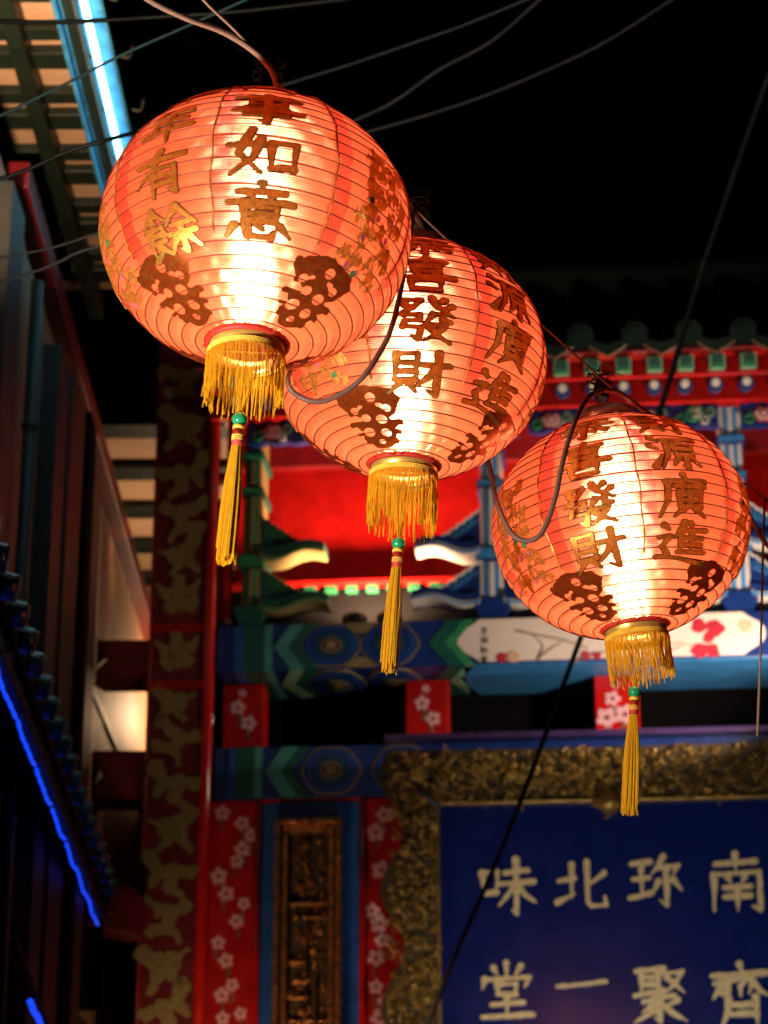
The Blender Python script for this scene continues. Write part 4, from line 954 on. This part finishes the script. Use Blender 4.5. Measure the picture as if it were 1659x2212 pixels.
q = MB(); q.box(-1.5, .0, -.05, .05, -.40, -.05); o = q.build('cross_wall_top', 'black', LR); lr(o, Lr+.03, .02, 0)
RL = thing('rope_light', 'glowing blue rope light hung along the low shop roof edge', 'rope light', gS)
n = 9
for k in range(n):
    a = gS+gd*(Lr*(k+.04)/n); b = gS+gd*(Lr*(k+.96)/n); q = MB()
    pts = [a+(b-a)*t+gn*(.0)+Vector((0, 0, -.055-.014*math.sin(pi*t)+.004*math.sin(9*t+k))) for t in [i/14 for i in range(15)]]
    q.tube([p-gS for p in pts], [.0055+.0014*math.sin(i*2.1) for i in range(15)], 8); q.build('light_segment', 'rope', RL, smooth=True)
    q = MB(); p = pts[-1]-gS; q.tube(spline([p+Vector((0, 0, .006)), p+gn*.03+Vector((0, 0, .03)), p+gn*.06+Vector((0, .01, .01))], 4), .0025, 5); q.build('cable_tie', 'slate', RL)
q = MB(); q.tube([pts[-1]-gS, pts[-1]-gS+Vector((0, 0, .1))], .004, 6); q.build('lead_wire', 'wireblack', RL)
h0, h1 = P(62, 2160, 6.6), P(112, 2260, 6.6)
q = MB(); q.tube([h0+(h1-h0)*t+Vector((0, 0, .004*math.sin(20*t))) for t in [i/12 for i in range(13)]], .009, 8); tag(q.build('rope_light', 'rope', None, smooth=True), 'short glowing blue rope light end at the bottom left corner', 'rope light')
q = obeam(P(30, 2030, 6.7), P(122, 2290, 6.6), .05, .07); tag(q.build('awning_bar', 'postbrown', None, bevel=.006), 'dark slanting awning bar behind the short blue rope light', 'awning')

# ================================================================== CABLES AND WIRES
def cable(name, label, pts, r, m, n=8, group='cables and wires strung overhead'):
    q = MB(); pp = spline([P(*p) for p in pts], 12); q.tube(pp, r, n); tag(q.build(name, m, None, smooth=True), label, name.split('_')[-1], group); return q
cable('lantern_cable', 'thick pinkish cable running up from the largest lantern to the top edge', [(250, -60, 3.1), (320, -2, 3.15), (400, 38, 3.2), (480, 68, 3.26), (545, 108, 3.30), (585, 150, 3.33), (598, 186, 3.34)], .0045, 'cable')
cable('support_wire', 'thin grey wire crossing beside the thick cable above the largest lantern', [(400, -60, 3.15), (440, 0, 3.2), (510, 68, 3.27), (575, 140, 3.33)], .0022, 'cable', 6)
cable('lantern_cable', 'thick cable loop sagging between the largest and the middle lantern', [(598, 186, 3.34), (650, 330, 3.62), (690, 560, 3.66), (640, 760, 3.53), (622, 825, 3.46), (650, 858, 3.455), (700, 866, 3.455), (770, 828, 3.46), (820, 762, 3.47), (851, 690, 3.49), (878, 560, 3.62), (893, 455, 3.76)], .0042, 'cabledark')
cable('lantern_cable', 'thick cable loop sagging from behind the middle lantern up to the smallest', [(893, 455, 3.79), (960, 600, 4.1), (1030, 900, 4.08), (1058, 1010, 3.95), (1075, 1090, 3.84), (1105, 1152, 3.79), (1140, 1168, 3.78), (1172, 1148, 3.78), (1198, 1080, 3.80), (1215, 1000, 3.84), (1240, 915, 3.92), (1272, 858, 4.0), (1303, 842, 4.04)], .0044, 'cabledark')
cable('lantern_cable', 'thick pinkish cable leaving the smallest lantern top to the right edge', [(1303, 842, 4.04), (1340, 850, 4.06), (1400, 893, 4.14), (1480, 940, 4.35), (1580, 1030, 4.35), (1622, 1120, 4.32), (1660, 1180, 4.32), (1720, 1230, 4.3)], .0046, 'cable')
cable('support_wire', 'thin wire from the middle lantern top down to the smallest lantern top', [(884, 440, 3.80), (960, 512, 3.86), (1100, 640, 3.94), (1200, 728, 4.0), (1303, 822, 4.05)], .0021, 'cable', 6)
cable('support_wire', 'thin wire from the smallest lantern top running down to the right edge', [(1303, 822, 4.05), (1400, 895, 4.12), (1500, 968, 4.36), (1600, 1040, 4.40), (1700, 1108, 4.4)], .0021, 'cable', 6)
cable('support_wire', 'thin wire hidden behind the largest lantern joining two lantern tops', [(598, 178, 3.35), (700, 280, 3.62), (800, 370, 3.78), (884, 440, 3.80)], .0021, 'cable', 6)
cable('teal_wire', 'thin teal wire slanting across the cyan neon tube', [(-40, 268, 5.0), (0, 250, 5.0), (140, 182, 5.0), (265, 118, 5.0), (400, 58, 5.0), (530, 0, 5.0), (600, -30, 5.0)], .0034, 'wireteal', 6)
cable('black_wire', 'black twisted wire crossing the lower end of the neon tube', [(-40, 396, 5.2), (0, 386, 5.2), (60, 366, 5.2), (150, 326, 5.2), (240, 300, 5.2), (330, 276, 5.3), (420, 250, 5.6)], .0052, 'wireblack', 6)
cable('black_wire', 'black wire crossing the neon tube near the top edge', [(-40, 46, 5.6), (0, 46, 5.6), (90, 48, 5.6), (180, 46, 5.6), (330, 37, 5.6), (520, 24, 5.6), (760, -4, 5.6)], .0062, 'wireblack', 6)
cable('grey_wire', 'highest grey wire in the dark sky above the lanterns', [(560, 200, 6.2), (640, 175, 6.2), (760, 138, 6.2), (900, 90, 6.2), (1000, 55, 6.2), (1135, 0, 6.2), (1200, -30, 6.2)], .0036, 'wiregrey', 6)
cable('grey_wire', 'twin grey wire in the dark sky meeting the largest lantern edge', [(700, 300, 6.4), (760, 264, 6.4), (850, 220, 6.4), (950, 150, 6.4), (1060, 90, 6.4), (1165, 0, 6.4), (1200, -30, 6.4)], .0046, 'wiregrey', 6)
cable('grey_wire', 'lowest grey wire in the dark sky reaching the top edge furthest right', [(740, 302, 6.6), (790, 286, 6.6), (950, 240, 6.6), (1100, 186, 6.6), (1290, 100, 6.6), (1450, 0, 6.6), (1500, -30, 6.6)], .0042, 'wiregrey', 6)
cable('grey_wire', 'upper of two faint grey wires left of the largest lantern', [(-40, 560, 5.4), (0, 556, 5.4), (110, 536, 5.4), (215, 502, 5.4), (300, 470, 5.4)], .0026, 'wiregrey', 6)
cable('grey_wire', 'lower of two faint grey wires left of the largest lantern', [(-40, 620, 5.4), (0, 609, 5.4), (100, 578, 5.4), (170, 545, 5.4), (222, 530, 5.4), (300, 505, 5.4)], .0036, 'wiregrey', 6)
cable('black_cable', 'thick black cable hanging diagonally across the signboard and gate', [(1720, 20, 6.6), (1659, 170, 6.7), (1582, 390, 6.9), (1505, 620, 7.1), (1440, 842, 7.3), (1340, 1150, 7.6), (1235, 1430, 7.9), (1140, 1690, 8.2), (1060, 1890, 8.5), (985, 2060, 8.8), (930, 2200, 9.0), (890, 2300, 9.1)], .0095, 'wireblack', 8)
cable('hanging_cord', 'thin pale cord hanging straight down at the right edge', [(1652, 1075, 4.4), (1648, 1200, 4.4), (1643, 1400, 4.4), (1636, 1590, 4.4)], .0024, 'cable', 6)

# ================================================================== UNSEEN LAMPS, ASSUMED OR ADDED FOR THEIR LIGHT
def flood(name, label, loc, aim, e, c, spot, r=.04, parent_rot=None):
    T = thing(name, label, 'lamp', loc); z = Vector(aim).normalized()
    qt = z.to_track_quat('-Z', 'Y')
    q = MB(); q.lathe([(.03, .05), (.045, .04), (.055, -.03), (.060, -.04), (.056, -.04), (.05, -.028), (.04, .03), (.001, .034)], 20); o = q.build('lamp_shade', 'iron', T, smooth=True); o.rotation_euler = qt.to_euler()
    q = MB(); q.ball((0, 0, -.005), .024, 12, 8); o = q.build('lamp_glass', 'bulbwarm', T, smooth=True); o.rotation_euler = qt.to_euler()
    lamp('light', T, z*.05, e, c, r, spot, aim); return T
def gp(px, py, d, dz=0): 
    x, z = FP(px, py, d); return O+EX*x+EY*d+Vector((0, 0, z+dz))
WARM = (1., .62, .34)
def up_from_beam(px, label, e):  # floodlights assumed on the beam to light the red back board
    p = O+EX*FX(px, 1330, .18)+EY*.18+Vector((0, 0, zt+.05)); flood('assumed_beam_floodlight', label, p, EY*.35+Vector((0, 0, 1)), e, WARM, 165)
up_from_beam(765, 'assumed small floodlight standing on the beam right of the green bracket', 55)
up_from_beam(840, 'assumed small floodlight standing on the beam left of the blue bracket', 55)
up_from_beam(1330, 'assumed small floodlight standing on the beam behind the smallest lantern', 34)
flood('assumed_left_lamp', 'assumed warm lamp tucked behind the gilt clouded pillar', Vector((-.72, 12.6, 4.9)), Vector((-.7, -.3, .6)), 75, WARM, 170)  # hidden lamp assumed here, lights the plank wall and far eave
flood('assumed_left_lamp', 'assumed warm lamp under the upper left eave outside the view', Vector((-1.16, 5.45, 4.35)), Vector((0.0, .75, 1.25)), 200, WARM, 88)  # assumed lamp, put in to light the upper eave boards
flood('added_low_lamp', 'assumed warm lamp low in front of the carved panel outside the view', Vector((-.75, 9.1, 2.3)), Vector((.6, 1, .3)), 22, WARM, 150)  # assumed unseen lamp, brightens the carving and lower gate
flood('added_low_lamp', 'added white lamp low in front of the signboard outside the view', Vector((.75, 8.0, 2.1)), Vector((.12, 1, .5)), 60, (1, .90, .78), 66)  # lamp added to brighten the signboard
flood('assumed_right_lamp', 'assumed warm lamp right of the view below the painted beam', gp(1790, 1520, -.8), EX*-.9+EY*.6+Vector((0, 0, .9)), 100, (1, .78, .58), 110)  # lamp assumed off to the right, lights blue soffit and brackets
flood('added_front_lamp', 'added unseen warm lamp beside the camera lighting the lanterns from below', Vector((-1.15, 2.1, 1.9)), Vector((1.14, 1.15, 1.25)), 260, (1, .84, .62), 74, .10)  # lamp added to front-light the lanterns, cone narrowed to miss the lower gate
for o_ in (GATE, SD, LR, SB, CP): o_['kind'] = 'thing'
